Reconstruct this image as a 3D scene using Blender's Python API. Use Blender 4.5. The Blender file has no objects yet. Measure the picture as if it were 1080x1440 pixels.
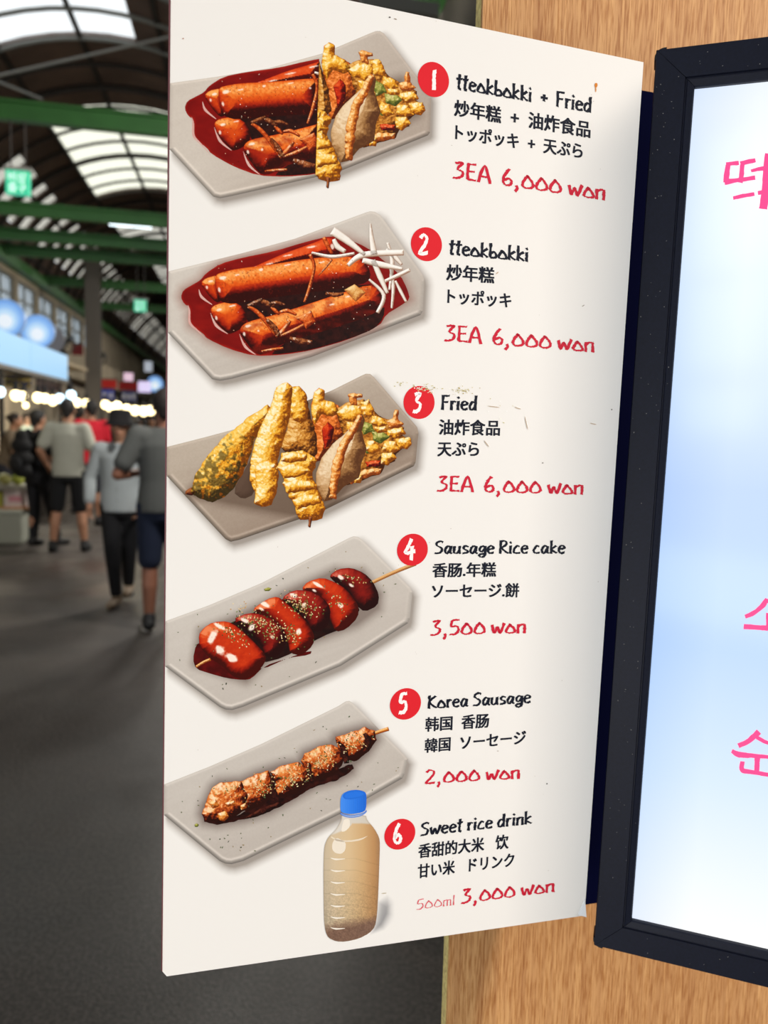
import bpy, bmesh, math, random
import numpy as np
from mathutils import Vector, Matrix

# ------------------------------------------------------------------ camera, world, lights, exposure
SC = bpy.context.scene
COL = SC.collection
SC.view_settings.view_transform = 'Standard'
SC.view_settings.look = 'None'
SC.view_settings.gamma = 1.0
SC.view_settings.use_curve_mapping = False
SC.view_settings.exposure = 0.0

FPX, W, H = 1060.0, 1080, 1440
CAM = np.array([0.0, 0.0, 1.5])
PITCH, ROLL = 0.1076, 0.0354
_fw = np.array([0, math.cos(PITCH), -math.sin(PITCH)])
_r0 = np.array([1.0, 0, 0]); _u0 = np.array([0, math.sin(PITCH), math.cos(PITCH)])
CR = math.cos(ROLL) * _r0 + math.sin(ROLL) * _u0
CU = math.cos(ROLL) * _u0 - math.sin(ROLL) * _r0
cd = bpy.data.cameras.new('camera'); cam = bpy.data.objects.new('camera', cd); COL.objects.link(cam)
cam.matrix_world = Matrix(((CR[0], CU[0], -_fw[0], CAM[0]), (CR[1], CU[1], -_fw[1], CAM[1]), (CR[2], CU[2], -_fw[2], CAM[2]), (0, 0, 0, 1)))
cd.sensor_fit = 'VERTICAL'; cd.sensor_height = 36.0; cd.lens = FPX / H * 36.0
cd.clip_start = 0.02; cd.clip_end = 200
cd.dof.use_dof = True; cd.dof.focus_distance = 0.545; cd.dof.aperture_fstop = cd.lens / 4.1
SC.camera = cam

wd = bpy.data.worlds.new('daylight'); SC.world = wd; wd.use_nodes = True
wd.node_tree.nodes['Background'].inputs[0].default_value = (0.93, 0.97, 1.0, 1)
wd.node_tree.nodes['Background'].inputs[1].default_value = 1.25

def area_lamp(name, loc, target, size, energy, color, spread=180):
    d = bpy.data.lights.new(name, 'AREA'); d.shape = 'RECTANGLE'; d.size, d.size_y = size
    d.energy = energy; d.color = color; d.spread = math.radians(spread)
    o = bpy.data.objects.new(name, d); COL.objects.link(o); o.location = loc
    o.rotation_euler = (Vector(target) - Vector(loc)).to_track_quat('-Z', 'Y').to_euler()
    return o
area_lamp('shop_front_light', (2.68, -0.11, 2.05), (0.1, 0.6, 1.5), (0.12, 0.13), 66, (1.0, 0.87, 0.75))
area_lamp('board_fill_light', (-0.75, -0.9, 0.75), (-0.1, 0.55, 1.1), (0.8, 0.8), 10, (1.0, 0.98, 0.94))  # unseen fill lamp added to brighten the board's lower left

# ------------------------------------------------------------------ small helpers
def lin(c):
    c = np.asarray(c, float) / 255.0
    return np.where(c <= 0.04045, c / 12.92, ((c + 0.055) / 1.055) ** 2.4)
def L4(c): return tuple(lin(c)) + (1.0,)

def rays(x, y):
    x = np.asarray(x, float); y = np.asarray(y, float)
    return (_fw + ((x - W / 2) / FPX)[..., None] * CR - ((y - H / 2) / FPX)[..., None] * CU)
def on_plane(x, y, p0, n):
    d = rays(x, y); t = ((np.asarray(p0) - CAM) @ n) / (d @ n)
    return CAM + d * t[..., None]
def at_z(x, y, z):  return on_plane(np.array(x), np.array(y), np.array([0, 0, z]), np.array([0, 0, 1.0]))
def at_depth(x, y, dep): return CAM + rays(np.array(x), np.array(y)) * dep

def label(o, lab, cat, group=None):
    o['label'] = lab; o['category'] = cat
    if group: o['group'] = group
    return o
def empty(name, loc=(0, 0, 0), rz=0.0, parent=None):
    o = bpy.data.objects.new(name, None); COL.objects.link(o); o.empty_display_size = 0.05
    o.location = loc; o.rotation_euler = (0, 0, rz)
    if parent: o.parent = parent
    return o
def link(name, me, m=None, parent=None, smooth=False):
    o = bpy.data.objects.new(name, me); COL.objects.link(o)
    if m is not None: me.materials.append(m)
    if parent is not None: o.parent = parent
    if smooth: me.polygons.foreach_set('use_smooth', [True] * len(me.polygons))
    return o
def structure(o): o['kind'] = 'structure'; return o

_mats = {}
def mat(name, color, rough=0.6, metal=0.0, emit=None, strength=0.0, noise=None, bump=0.0, spec=0.5, coat=0.0):
    """procedural principled material; noise = (scale, amount) varies the colour of the stuff itself"""
    if name in _mats: return _mats[name]
    m = bpy.data.materials.new(name); m.use_nodes = True; nt = m.node_tree; b = nt.nodes['Principled BSDF']
    b.inputs['Base Color'].default_value = L4(color); b.inputs['Roughness'].default_value = rough
    b.inputs['Metallic'].default_value = metal; b.inputs['Specular IOR Level'].default_value = spec
    b.inputs['Coat Weight'].default_value = coat
    if emit is not None:
        b.inputs['Emission Color'].default_value = L4(emit); b.inputs['Emission Strength'].default_value = strength
    if noise or bump:
        tc = nt.nodes.new('ShaderNodeTexCoord'); n = nt.nodes.new('ShaderNodeTexNoise')
        n.inputs['Scale'].default_value = noise[0] if noise else 60; n.inputs['Detail'].default_value = 5
        nt.links.new(tc.outputs['Object'], n.inputs['Vector'])
        if noise:
            mx = nt.nodes.new('ShaderNodeMix'); mx.data_type = 'RGBA'
            c = np.array(color, float)
            mx.inputs[6].default_value = L4(np.clip(c * (1 - noise[1]), 0, 255)); mx.inputs[7].default_value = L4(np.clip(c * (1 + noise[1]), 0, 255))
            nt.links.new(n.outputs['Fac'], mx.inputs[0]); nt.links.new(mx.outputs[2], b.inputs['Base Color'])
        if bump:
            bp = nt.nodes.new('ShaderNodeBump'); bp.inputs['Strength'].default_value = bump; bp.inputs['Distance'].default_value = 0.005
            nt.links.new(n.outputs['Fac'], bp.inputs['Height']); nt.links.new(bp.outputs['Normal'], b.inputs['Normal'])
    _mats[name] = m
    return m

class MB:
    """collects shapes into one mesh"""
    def __init__(self): self.v = []; self.f = []
    def add(self, vs, fs):
        k = len(self.v); self.v += [tuple(map(float, p)) for p in vs]; self.f += [tuple(i + k for i in f) for f in fs]; return self
    def box(self, c, s, R=None):
        c = np.array(c, float); hx = np.array(s, float) / 2
        vs = np.array([[a, b, d] for a in (-1, 1) for b in (-1, 1) for d in (-1, 1)]) * hx
        if R is not None: vs = vs @ np.array(R).T
        return self.add(vs + c, [(0, 1, 3, 2), (4, 6, 7, 5), (0, 4, 5, 1), (2, 3, 7, 6), (0, 2, 6, 4), (1, 5, 7, 3)])
    def tube(self, pts, rad, n=10, cap=True):
        pts = np.array(pts, float); rad = np.broadcast_to(np.asarray(rad, float), (len(pts),))
        T = np.gradient(pts, axis=0); T /= np.linalg.norm(T, axis=1)[:, None] + 1e-12
        up = np.array([0, 0, 1.0]) if abs(T[0][2]) < 0.9 else np.array([1.0, 0, 0])
        vs = []
        for p, t, r in zip(pts, T, rad):
            a = np.cross(t, up); a /= np.linalg.norm(a); b = np.cross(a, t); up = b
            for k in range(n):
                w = 2 * math.pi * k / n; vs.append(p + r * (math.cos(w) * a + math.sin(w) * b))
        fs = [(i * n + k, i * n + (k + 1) % n, (i + 1) * n + (k + 1) % n, (i + 1) * n + k) for i in range(len(pts) - 1) for k in range(n)]
        if cap: fs += [tuple(range(n - 1, -1, -1)), tuple(range((len(pts) - 1) * n, len(pts) * n))]
        return self.add(vs, fs)
    def lathe(self, prof, c=(0, 0, 0), n=20, R=None):
        vs = []
        for r, z in prof:
            for k in range(n):
                w = 2 * math.pi * k / n; vs.append((r * math.cos(w), r * math.sin(w), z))
        vs = np.array(vs)
        if R is not None: vs = vs @ np.array(R).T
        m = len(prof)
        fs = [(i * n + k, i * n + (k + 1) % n, (i + 1) * n + (k + 1) % n, (i + 1) * n + k) for i in range(m - 1) for k in range(n)]
        fs += [tuple(range(n - 1, -1, -1)), tuple(range((m - 1) * n, m * n))]
        return self.add(vs + np.array(c), fs)
    def ball(self, c, r, n=12, R=None):
        r = np.broadcast_to(np.asarray(r, float), (3,))
        a = [(max(1e-3, math.sin(math.pi * i / n)), -math.cos(math.pi * i / n)) for i in range(n + 1)]
        vs = np.array([(q * math.cos(2 * math.pi * k / n), q * math.sin(2 * math.pi * k / n), z) for q, z in a for k in range(n)]) * r
        if R is not None: vs = vs @ np.array(R).T
        fs = [(i * n + k, i * n + (k + 1) % n, (i + 1) * n + (k + 1) % n, (i + 1) * n + k) for i in range(n) for k in range(n)]
        return self.add(vs + np.array(c), fs)
    def prism(self, poly, d, origin, ax, ay, az):
        """2-D polygon (list of (a,b)) extruded by d along az"""
        o, ax, ay, az = map(lambda q: np.array(q, float), (origin, ax, ay, az)); n = len(poly)
        b = [o + p[0] * ax + p[1] * ay for p in poly]; t = [q + d * az for q in b]
        return self.add(b + t, [tuple(range(n))[::-1], tuple(range(n, 2 * n))] + [(i, (i + 1) % n, n + (i + 1) % n, n + i) for i in range(n)])
    def mesh(self, name='m', bevel=0.0, seg=2):
        me = bpy.data.meshes.new(name); me.from_pydata(self.v, [], self.f)
        bm = bmesh.new(); bm.from_mesh(me)
        bmesh.ops.recalc_face_normals(bm, faces=bm.faces)
        if bevel:
            es = [e for e in bm.edges if len(e.link_faces) == 2 and e.calc_face_angle(0) > 0.6]
            bmesh.ops.bevel(bm, geom=es, offset=bevel, segments=seg, affect='EDGES', clamp_overlap=True)
        bm.to_mesh(me); bm.free()
        return me
    def obj(self, name, m, parent=None, smooth=False, bevel=0.0):
        return link(name, self.mesh(name, bevel), m, parent, smooth)

def evaluated(me, mods):
    """mesh with modifiers applied, no scene object left behind"""
    o = bpy.data.objects.new('tmp', me); COL.objects.link(o)
    for t, kw in mods:
        md = o.modifiers.new(t, t)
        for k, v in kw.items(): setattr(md, k, v)
    bpy.context.view_layer.update()
    out = bpy.data.meshes.new_from_object(o.evaluated_get(bpy.context.evaluated_depsgraph_get()))
    bpy.data.objects.remove(o); return out

# ------------------------------------------------------------------ the two boards' planes
def plane_axes(yaw):
    return np.array([math.cos(yaw), math.sin(yaw), 0.0]), np.array([math.sin(yaw), -math.cos(yaw), 0.0])
B_YAW, L_YAW = 0.2789, -0.3284
B_R, B_N = plane_axes(B_YAW); B_P = np.array([-0.1453, 0.5, 1.5 - 0.396])
L_R, L_N = plane_axes(L_YAW); L_P = np.array([0.195, 0.61, 1.5 - 0.4373]); L_H = 0.7333
ZUP = np.array([0, 0, 1.0])
def bpt(x, y, off=0.0): return on_plane(np.asarray(x, float), np.asarray(y, float), B_P, B_N) + off * B_N
def lpt(x, y, off=0.0): return on_plane(np.asarray(x, float), np.asarray(y, float), L_P, L_N) + off * L_N
# ------------------------------------------------------------------ print tools: flat coloured shapes lying on the board
LAYER = 1.2e-5
ART = bpy.data.materials.new('printed_ink'); ART.use_nodes = True
_n = ART.node_tree; _b = _n.nodes['Principled BSDF']; _a = _n.nodes.new('ShaderNodeVertexColor'); _a.layer_name = 'ink'
_n.links.new(_a.outputs['Color'], _b.inputs['Base Color']); _b.inputs['Roughness'].default_value = 0.5; _b.inputs['Specular IOR Level'].default_value = 0.12
PAPER = np.array([240, 237, 232.0])

def _hash(ix, iy, s):
    h = (ix.astype(np.int64) * 374761393 + iy.astype(np.int64) * 668265263 + s * 974634777) & 0xffffffff
    h = ((h ^ (h >> 13)) * 1274126177) & 0xffffffff
    return ((h ^ (h >> 16)) & 0xffff) / 65535.0
def vnoise(x, y, s=0):
    ix, iy = np.floor(x), np.floor(y); fx, fy = x - ix, y - iy
    fx = fx * fx * (3 - 2 * fx); fy = fy * fy * (3 - 2 * fy)
    a = _hash(ix, iy, s); b = _hash(ix + 1, iy, s); c = _hash(ix, iy + 1, s); d = _hash(ix + 1, iy + 1, s)
    return (a * (1 - fx) + b * fx) * (1 - fy) + (c * (1 - fx) + d * fx) * fy
def fbm(x, y, s=0, o=3):
    r = 0; k = 0.5
    for i in range(o): r = r + k * vnoise(x, y, s + i * 17); x = x * 2.03; y = y * 2.03; k *= 0.5
    return r / (1 - 0.5 ** o) - 0.5
def ramp(stops):
    p = np.array([s[0] for s in stops]); c = np.array([s[1] for s in stops], float)
    return lambda t: np.stack([np.interp(t, p, c[:, k]) for k in range(3)], -1)

def smooth_poly(pts, it=2):
    p = np.array(pts, float)
    for _ in range(it):
        q = np.roll(p, -1, 0); p = np.stack([0.78 * p + 0.22 * q, 0.22 * p + 0.78 * q], 1).reshape(-1, 2)
    return p
def rough_poly(poly, amp, scale, s=0):
    """subdivide an outline and make it wobble (batter, meat)"""
    p = np.array(poly, float); out = []
    for a, b in zip(p, np.roll(p, -1, 0)):
        k = max(1, int(np.hypot(*(b - a)) / (scale * 0.4)))
        for i in range(k): out.append(a + (b - a) * i / k)
    p = np.array(out); t = np.roll(p, -1, 0) - np.roll(p, 1, 0); t /= np.hypot(t[:, 0], t[:, 1])[:, None] + 1e-9
    nrm = np.stack([t[:, 1], -t[:, 0]], 1)
    return p + nrm * (fbm(p[:, 0] / scale, p[:, 1] / scale, s) * 2 * amp)[:, None]
def clip_poly(p, a, b, c):
    """keep a*x+b*y+c >= 0"""
    p = np.asarray(p, float); s = p @ np.array([a, b]) + c; out = []
    for i in range(len(p)):
        j = (i + 1) % len(p)
        if s[i] >= 0: out.append(p[i])
        if (s[i] >= 0) != (s[j] >= 0): t = s[i] / (s[i] - s[j]); out.append(p[i] + t * (p[j] - p[i]))
    return np.array(out) if len(out) > 2 else np.zeros((0, 2))
def inside(X, Y, p):
    r = np.zeros(X.shape, bool); x1, y1 = p[-1]
    for x2, y2 in p:
        if y1 != y2: r ^= ((y1 > Y) != (y2 > Y)) & (X < (x2 - x1) * (Y - y1) / (y2 - y1) + x1)
        x1, y1 = x2, y2
    return r
def nearest(X, Y, p):
    """distance to the outline and the nearest point on it"""
    best = np.full(X.shape, 1e18); bx = np.zeros(X.shape); by = np.zeros(X.shape); x1, y1 = p[-1]
    for x2, y2 in p:
        dx, dy = x2 - x1, y2 - y1; q = dx * dx + dy * dy
        if q > 1e-12:
            t = np.clip(((X - x1) * dx + (Y - y1) * dy) / q, 0, 1); px = x1 + t * dx; py = y1 + t * dy
            d = (X - px) ** 2 + (Y - py) ** 2; m = d < best
            best = np.where(m, d, best); bx = np.where(m, px, bx); by = np.where(m, py, by)
        x1, y1 = x2, y2
    return np.sqrt(best), bx, by

def ink_mesh(name, P3, faces, rgb, parent):
    me = bpy.data.meshes.new(name)
    nv, nf = len(P3), len(faces)
    me.vertices.add(nv); me.vertices.foreach_set('co', np.asarray(P3, np.float32).ravel())
    k = faces.shape[1]
    me.loops.add(nf * k); me.loops.foreach_set('vertex_index', faces.astype(np.int32).ravel())
    me.polygons.add(nf); me.polygons.foreach_set('loop_start', np.arange(0, nf * k, k, dtype=np.int32)); me.polygons.foreach_set('loop_total', np.full(nf, k, np.int32))
    me.update(calc_edges=True)
    ca = me.color_attributes.new('ink', 'FLOAT_COLOR', 'POINT')
    c = np.ones((nv, 4), np.float32); c[:, :3] = lin(np.clip(rgb, 0, 255)); ca.data.foreach_set('color', c.ravel())
    return link(name, me, ART, parent)

def patch(name, poly, color, layer, parent, step=1.0):
    """flat shape inside the outline `poly`; color(X, Y, d, nx, ny) gives its ink"""
    p = np.asarray(poly, float)
    if len(p) < 3: return None
    lo = p.min(0) - step; hi = p.max(0) + step
    nx, ny = int((hi[0] - lo[0]) / step) + 1, int((hi[1] - lo[1]) / step) + 1
    gx = lo[0] + step * np.arange(nx + 1); gy = lo[1] + step * np.arange(ny + 1)
    CX, CY = np.meshgrid(gx[:-1] + step / 2, gy[:-1] + step / 2)
    keep = inside(CX, CY, p)
    if not keep.any(): return None
    j, i = np.nonzero(keep); w = nx + 1
    q = np.stack([j * w + i, (j + 1) * w + i, (j + 1) * w + i + 1, j * w + i + 1], 1)
    used, inv, cnt = np.unique(q.ravel(), return_inverse=True, return_counts=True)
    X = gx[used % w]; Y = gy[used // w]
    D, bx, by = nearest(X, Y, p); edge = (cnt < 4) & (D < 1.3 * step)
    sg = np.where(inside(X, Y, p), 1.0, -1.0); gxn, gyn = sg * (X - bx) / (D + 1e-6), sg * (Y - by) / (D + 1e-6)
    X = np.where(edge, bx, X); Y = np.where(edge, by, Y); D = np.where(edge, 0, D)
    rgb = color(X, Y, D, -gxn, -gyn)
    return ink_mesh(name, bpt(X, Y, layer * LAYER), inv.reshape(-1, 4), np.broadcast_to(rgb, (len(X), 3)), parent)

LIGHT = np.array([-0.42, -0.62, 0.66]); LIGHT /= np.linalg.norm(LIGHT)
def dome(rp, R, bump=0.0, bs=8.0, grain=0.0, gs=4.0, gain=1.0, bias=0.0, seed=0, gloss=0.0, tint=None, hl=(), down=0.0):
    """picture of a rounded, lit piece of food"""
    def f(X, Y, D, ox, oy):
        s = 1 - np.clip(D / R, 0, 1); nz = np.sqrt(np.clip(1 - s * s, 0, 1))
        nx = ox * s; ny = oy * s
        if bump:
            e = 0.6
            n0 = fbm(X / bs, Y / bs, seed); nx = nx - bump * (fbm((X + e) / bs, Y / bs, seed) - n0) / e * bs; ny = ny - bump * (fbm(X / bs, (Y + e) / bs, seed) - n0) / e * bs
        l = np.sqrt(nx * nx + ny * ny + nz * nz); lum = (nx * LIGHT[0] + ny * LIGHT[1] + nz * LIGHT[2]) / l
        t = np.clip(0.5 + (lum - 0.5) * gain + bias, 0, 1)
        if grain: t = np.clip(t + grain * fbm(X / gs, Y / gs, seed + 5, 2) * 2, 0, 1)
        if down:                                        # the piece falls off into the dark towards its near side
            t = np.clip(t - down * np.clip(oy, 0, 1) * s, 0, 1)
        c = rp(t)
        if tint: c = tint(X, Y, c)
        if gloss:
            g = np.clip((lum + 0.5 * fbm(X / 5, Y / 5, seed + 9) - 0.93) * 9, 0, 1)[:, None] * gloss
            c = c * (1 - g) + np.array([255, 240, 225]) * g
        for (hx, hy, rx, ry, w, k) in hl:               # glints of the studio lamps in the photograph that is printed
            u = ((X - hx) * math.cos(w) + (Y - hy) * math.sin(w)) / rx; v = (-(X - hx) * math.sin(w) + (Y - hy) * math.cos(w)) / ry
            g = (np.clip((np.exp(-(u * u + v * v)) + .55 * fbm(X / 4.5, Y / 4.5, seed + 21) - .34) * 3.2, 0, 1) * k)[:, None]
            c = c * (1 - g) + np.array([255, 241, 226]) * g
        return c
    return f
def flat(rp, mid=.3, amp=.6, sc=5.0, seed=0):
    return lambda X, Y, D, ox, oy: rp(np.clip(mid + amp * fbm(X / sc, Y / sc, seed), 0, 1))
def ribbon(pts, wd):
    p = np.array(pts, float)
    if len(p) > 2:                                  # smooth the centre line
        t = np.linspace(0, len(p) - 1, 6 * (len(p) - 1) + 1); out = []
        for u in t:
            i = min(int(u), len(p) - 2); f = u - i
            a, b, c, d = p[max(i - 1, 0)], p[i], p[i + 1], p[min(i + 2, len(p) - 1)]
            out.append(0.5 * (2 * b + (c - a) * f + (2 * a - 5 * b + 4 * c - d) * f * f + (3 * b - a - 3 * c + d) * f ** 3))
        p = np.array(out)
    w = np.interp(np.linspace(0, 1, len(p)), np.linspace(0, 1, len(np.atleast_1d(wd))), np.atleast_1d(wd)) if np.ndim(wd) else np.full(len(p), wd)
    t = np.gradient(p, axis=0); t /= np.hypot(t[:, 0], t[:, 1])[:, None] + 1e-9; n = np.stack([-t[:, 1], t[:, 0]], 1)
    return np.concatenate([p + n * w[:, None] / 2, (p - n * w[:, None] / 2)[::-1]])
def specks(name, items, layer, parent):
    """many tiny ellipses in one print: items = (x, y, rx, ry, angle, rgb)"""
    V, F, C = [], [], []
    for x, y, a, b, w, c in items:
        k = len(V); n = 6
        for i in range(n):
            t = 2 * math.pi * i / n; u, v = a * math.cos(t), b * math.sin(t)
            V.append((x + u * math.cos(w) - v * math.sin(w), y + u * math.sin(w) + v * math.cos(w))); C.append(c)
        F += [(k, k + 1, k + 2, k + 3), (k, k + 3, k + 4, k + 5)]
    V = np.array(V)
    return ink_mesh(name, bpt(V[:, 0], V[:, 1], layer * LAYER), np.array(F), np.array(C, float), parent)

# ------------------------------------------------------------------ brush lettering
GL = {
 't': (.34, [[(.17, .97), (.15, .5), (.13, .05), (.26, .03)], [(-.02, .66), (.34, .7)]]),
 'e': (.46, [[(.06, .33), (.38, .4), (.34, .56), (.2, .6), (.06, .45), (.05, .2), (.18, .03), (.42, .09)]]),
 'o': (.54, [[(.25, .6), (.1, .36), (.03, .13), (.16, .04), (.4, .05), (.5, .13), (.4, .36), (.2, .6)]]),
 'k': (.47, [[(.08, 1), (.06, 0)], [(.4, .6), (.1, .32), (.44, .03)]]),
 'b': (.5, [[(.07, 1), (.06, .04)], [(.06, .04), (.36, .06), (.44, .2), (.3, .42), (.09, .34)]]),
 'i': (.2, [[(.08, .62), (.07, 0)], [(.05, .82), (.12, .88)]]),
 'F': (.5, [[(.08, 1), (.06, 0)], [(0, .95), (.48, .97)], [(.08, .52), (.4, .54)]]),
 'r': (.36, [[(.08, .62), (.07, 0)], [(.08, .42), (.2, .58), (.33, .55)]]),
 'd': (.5, [[(.42, 1), (.4, 0)], [(.38, .5), (.2, .56), (.05, .3), (.1, .06), (.24, .05), (.4, .24)]]),
 'S': (.56, [[(.52, .88), (.36, .97), (.12, .86), (.12, .66), (.42, .44), (.44, .22), (.3, .06), (0, .05)]]),
 'a': (.52, [[(.4, .52), (.2, .58), (.05, .3), (.1, .06), (.22, .06), (.4, .4), (.41, .58)], [(.41, .55), (.39, .12), (.5, .03)]]),
 'u': (.52, [[(.06, .58), (.05, .16), (.14, .04), (.28, .08), (.4, .25)], [(.4, .6), (.39, .1), (.48, .03)]]),
 's': (.42, [[(.38, .54), (.2, .6), (.08, .5), (.12, .36), (.33, .24), (.3, .08), (.03, .04)]]),
 'g': (.5, [[(.4, .5), (.22, .58), (.06, .4), (.1, .2), (.24, .18), (.4, .4), (.41, .58)], [(.41, .56), (.42, -.08), (.25, -.26), (.06, -.2), (.1, -.06), (.4, 0)]]),
 'R': (.58, [[(.08, 1), (.06, 0)], [(.02, .95), (.3, .98), (.44, .84), (.38, .62), (.1, .46)], [(.1, .46), (.3, .24), (.58, .02)]]),
 'c': (.45, [[(.38, .54), (.22, .58), (.06, .34), (.05, .1), (.2, .04), (.43, .06)]]),
 'K': (.58, [[(.08, 1), (.06, 0)], [(.5, .94), (.1, .5), (.58, .03)]]),
 'w': (.68, [[(.02, .58), (.14, .04), (.3, .46), (.45, .05), (.66, .68)]]),
 'n': (.48, [[(.06, .58), (.05, 0)], [(.06, .42), (.2, .55), (.38, .57), (.4, .44), (.4, 0)]]),
 'l': (.2, [[(.08, .96), (.07, 0)]]),
 'm': (.66, [[(.06, .58), (.05, 0)], [(.06, .5), (.3, .56), (.3, 0)], [(.3, .5), (.54, .56), (.56, 0)]]),
 '+': (.44, [[(0, .4), (.42, .42)], [(.21, .62), (.2, .2)]]),
 '3': (.56, [[(.08, .9), (.42, .96), (.2, .6), (.44, .44), (.42, .2), (.2, .05), (-.02, .05)]]),
 'E': (.54, [[(.08, .98), (.07, .04)], [(.06, .94), (.46, .97)], [(.08, .52), (.4, .54)], [(.06, .06), (.48, .06)]]),
 'A': (.6, [[(0, 0), (.3, .98), (.58, 0)], [(.13, .34), (.46, .34)]]),
 '6': (.54, [[(.34, 1), (.13, .66), (.04, .28), (.16, .06), (.38, .08), (.46, .3), (.32, .45), (.1, .33)]]),
 ',': (.3, [[(.1, .1), (.14, -.06), (.04, -.24)]]),
 '0': (.62, [[(.3, .76), (.12, .48), (.04, .2), (.16, .06), (.4, .07), (.56, .2), (.48, .48), (.24, .76)]]),
 '5': (.54, [[(.48, .98), (.14, .94), (.08, .56), (.36, .58), (.46, .3), (.3, .06), (0, .05)]]),
 '2': (.56, [[(.05, .8), (.24, .95), (.46, .8), (.36, .5), (.04, .06), (.52, .08)]]),
 '1': (.2, [[(.1, 1), (.09, .5), (.1, .03)]]),
 '4': (.6, [[(.38, 1), (.22, .7), (.04, .36), (.6, .42)], [(.44, .66), (.4, 0)]]),
 ' ': (.2, []),
}
def brush(text, thick, seed=0, rough=0.012, sp=0.06):
    """strokes as polygons in em units, width follows the pen's direction; returns polygons and the advance"""
    rng = random.Random(seed); polys = []; x = 0.0
    for ch in text:
        adv, strokes = GL[ch]
        for st in strokes:
            r = ribbon([(x + a, b) for a, b in st], 1.0); n = len(r) // 2
            c = (r[:n] + r[::-1][:n]) / 2
            if len(st) == 2:
                c = np.array([c[0] + (c[-1] - c[0]) * k / 6 for k in range(7)])
            t = np.gradient(c, axis=0); L = np.hypot(t[:, 0], t[:, 1]) + 1e-9
            ang = np.arctan2(t[:, 1], t[:, 0]); nn = np.stack([-t[:, 1] / L, t[:, 0] / L], 1)
            w = thick * (0.66 + 0.42 * np.abs(np.sin(ang + 0.35)))
            s = np.linspace(0, 1, len(c)); w = w * (0.86 + 0.22 * np.abs(2 * s - 1))
            jl = np.array([rng.gauss(0, rough) for _ in c]); jr = np.array([rng.gauss(0, rough) for _ in c])
            a = c + nn * (w / 2 + jl)[:, None]; b = c - nn * (w / 2 + jr)[:, None]
            e = t[0] / L[0] * thick * 0.16; a[0] -= e; b[0] -= e * rng.uniform(-1, 1); e = t[-1] / L[-1] * thick * 0.2; a[-1] += e; b[-1] += e * rng.uniform(-1, 1)
            polys.append((a, b))
        x += adv + sp
    return polys, x
def strips_mesh(name, polys, to_px, rgb, layer, parent, plane=None):
    V, F = [], []
    for k_, (a, b) in enumerate(polys):
        k = len(V); n = len(a); V += [(p[0], p[1], k_) for p in a] + [(p[0], p[1], k_) for p in b]
        F += [(k + i, k + i + 1, k + n + i + 1, k + n + i) for i in range(n - 1)]
    V = np.array(V); P = to_px(V[:, :2]); q = bpt(P[:, 0], P[:, 1], layer * LAYER) + (V[:, 2] % 7)[:, None] * 4e-7 * B_N
    return ink_mesh(name, q, np.array(F), np.tile(np.array(rgb, float), (len(V), 1)), parent)
def line_map(x0, y0, x1, y1, adv, h, lean=0.035):
    """em coordinates -> photo positions along a baseline"""
    d = np.array([(x1 - x0) / adv, (y1 - y0) / adv]); up = np.array([lean * h, -h])
    return lambda v: np.array([x0, y0]) + v[:, :1] * d + v[:, 1:2] * up
def brush_line(name, text, x0, y0, x1, y1, h, thick, rgb, parent, seed=0):
    polys, adv = brush(text, thick, seed)
    lo = min(min(a[:, 0].min(), b[:, 0].min()) for a, b in polys); hi = max(max(a[:, 0].max(), b[:, 0].max()) for a, b in polys)
    polys = [(a - [lo, 0], b - [lo, 0]) for a, b in polys]
    return strips_mesh(name, polys, line_map(x0, y0, x1, y1, hi - lo, h), rgb, 12, parent)
def glyph_mesh(text, bold):
    c = bpy.data.curves.new('line', 'FONT'); c.body = text; c.size = 1; c.resolution_u = 4
    o = bpy.data.objects.new('line', c); COL.objects.link(o); bpy.context.view_layer.update()
    me = bpy.data.meshes.new_from_object(o.evaluated_get(bpy.context.evaluated_depsgraph_get()))
    bpy.data.objects.remove(o); bpy.data.curves.remove(c)
    v = np.zeros(len(me.vertices) * 3); me.vertices.foreach_get('co', v)
    return me, v.reshape(-1, 3)
def type_line(name, text, x0, y0, x1, y1, em, rgb, parent, bold=0.028):
    """printed bold sans line; (x0,y0)-(x1,y1) is the foot of its ink"""
    me, v = glyph_mesh(text, 0)
    lo, hi = v[:, 0].min(), v[:, 0].max()
    f = line_map(x0, y0 - em * 0.09, x1, y1 - em * 0.09, hi - lo, em)
    tri = []
    me.calc_loop_triangles(); tri = np.zeros(len(me.loop_triangles) * 3, np.int32); me.loop_triangles.foreach_get('vertices', tri); tri = tri.reshape(-1, 3)
    Q, T = [], []
    for i, (dx, dy) in enumerate(((-1, -.6), (1, -.6), (-1, .6), (1, .6), (0, 0))):     # heavy weight: the outline struck several times
        P = f(np.stack([v[:, 0] - lo + dx * bold, v[:, 1] + dy * bold], 1)); Q.append(bpt(P[:, 0], P[:, 1], 12 * LAYER) + i * 1e-6 * B_N); T.append(tri + i * len(v))
    Q = np.concatenate(Q); bpy.data.meshes.remove(me)
    return ink_mesh(name, Q, np.concatenate(T), np.tile(np.array(rgb, float), (len(Q), 1)), parent)
# ------------------------------------------------------------------ the menu board
PAPER_M = mat('sign_paper', PAPER, rough=0.5, spec=0.12)
BLK, RED, PRC = (24, 27, 40), (224, 38, 48), (205, 34, 58)

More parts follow.
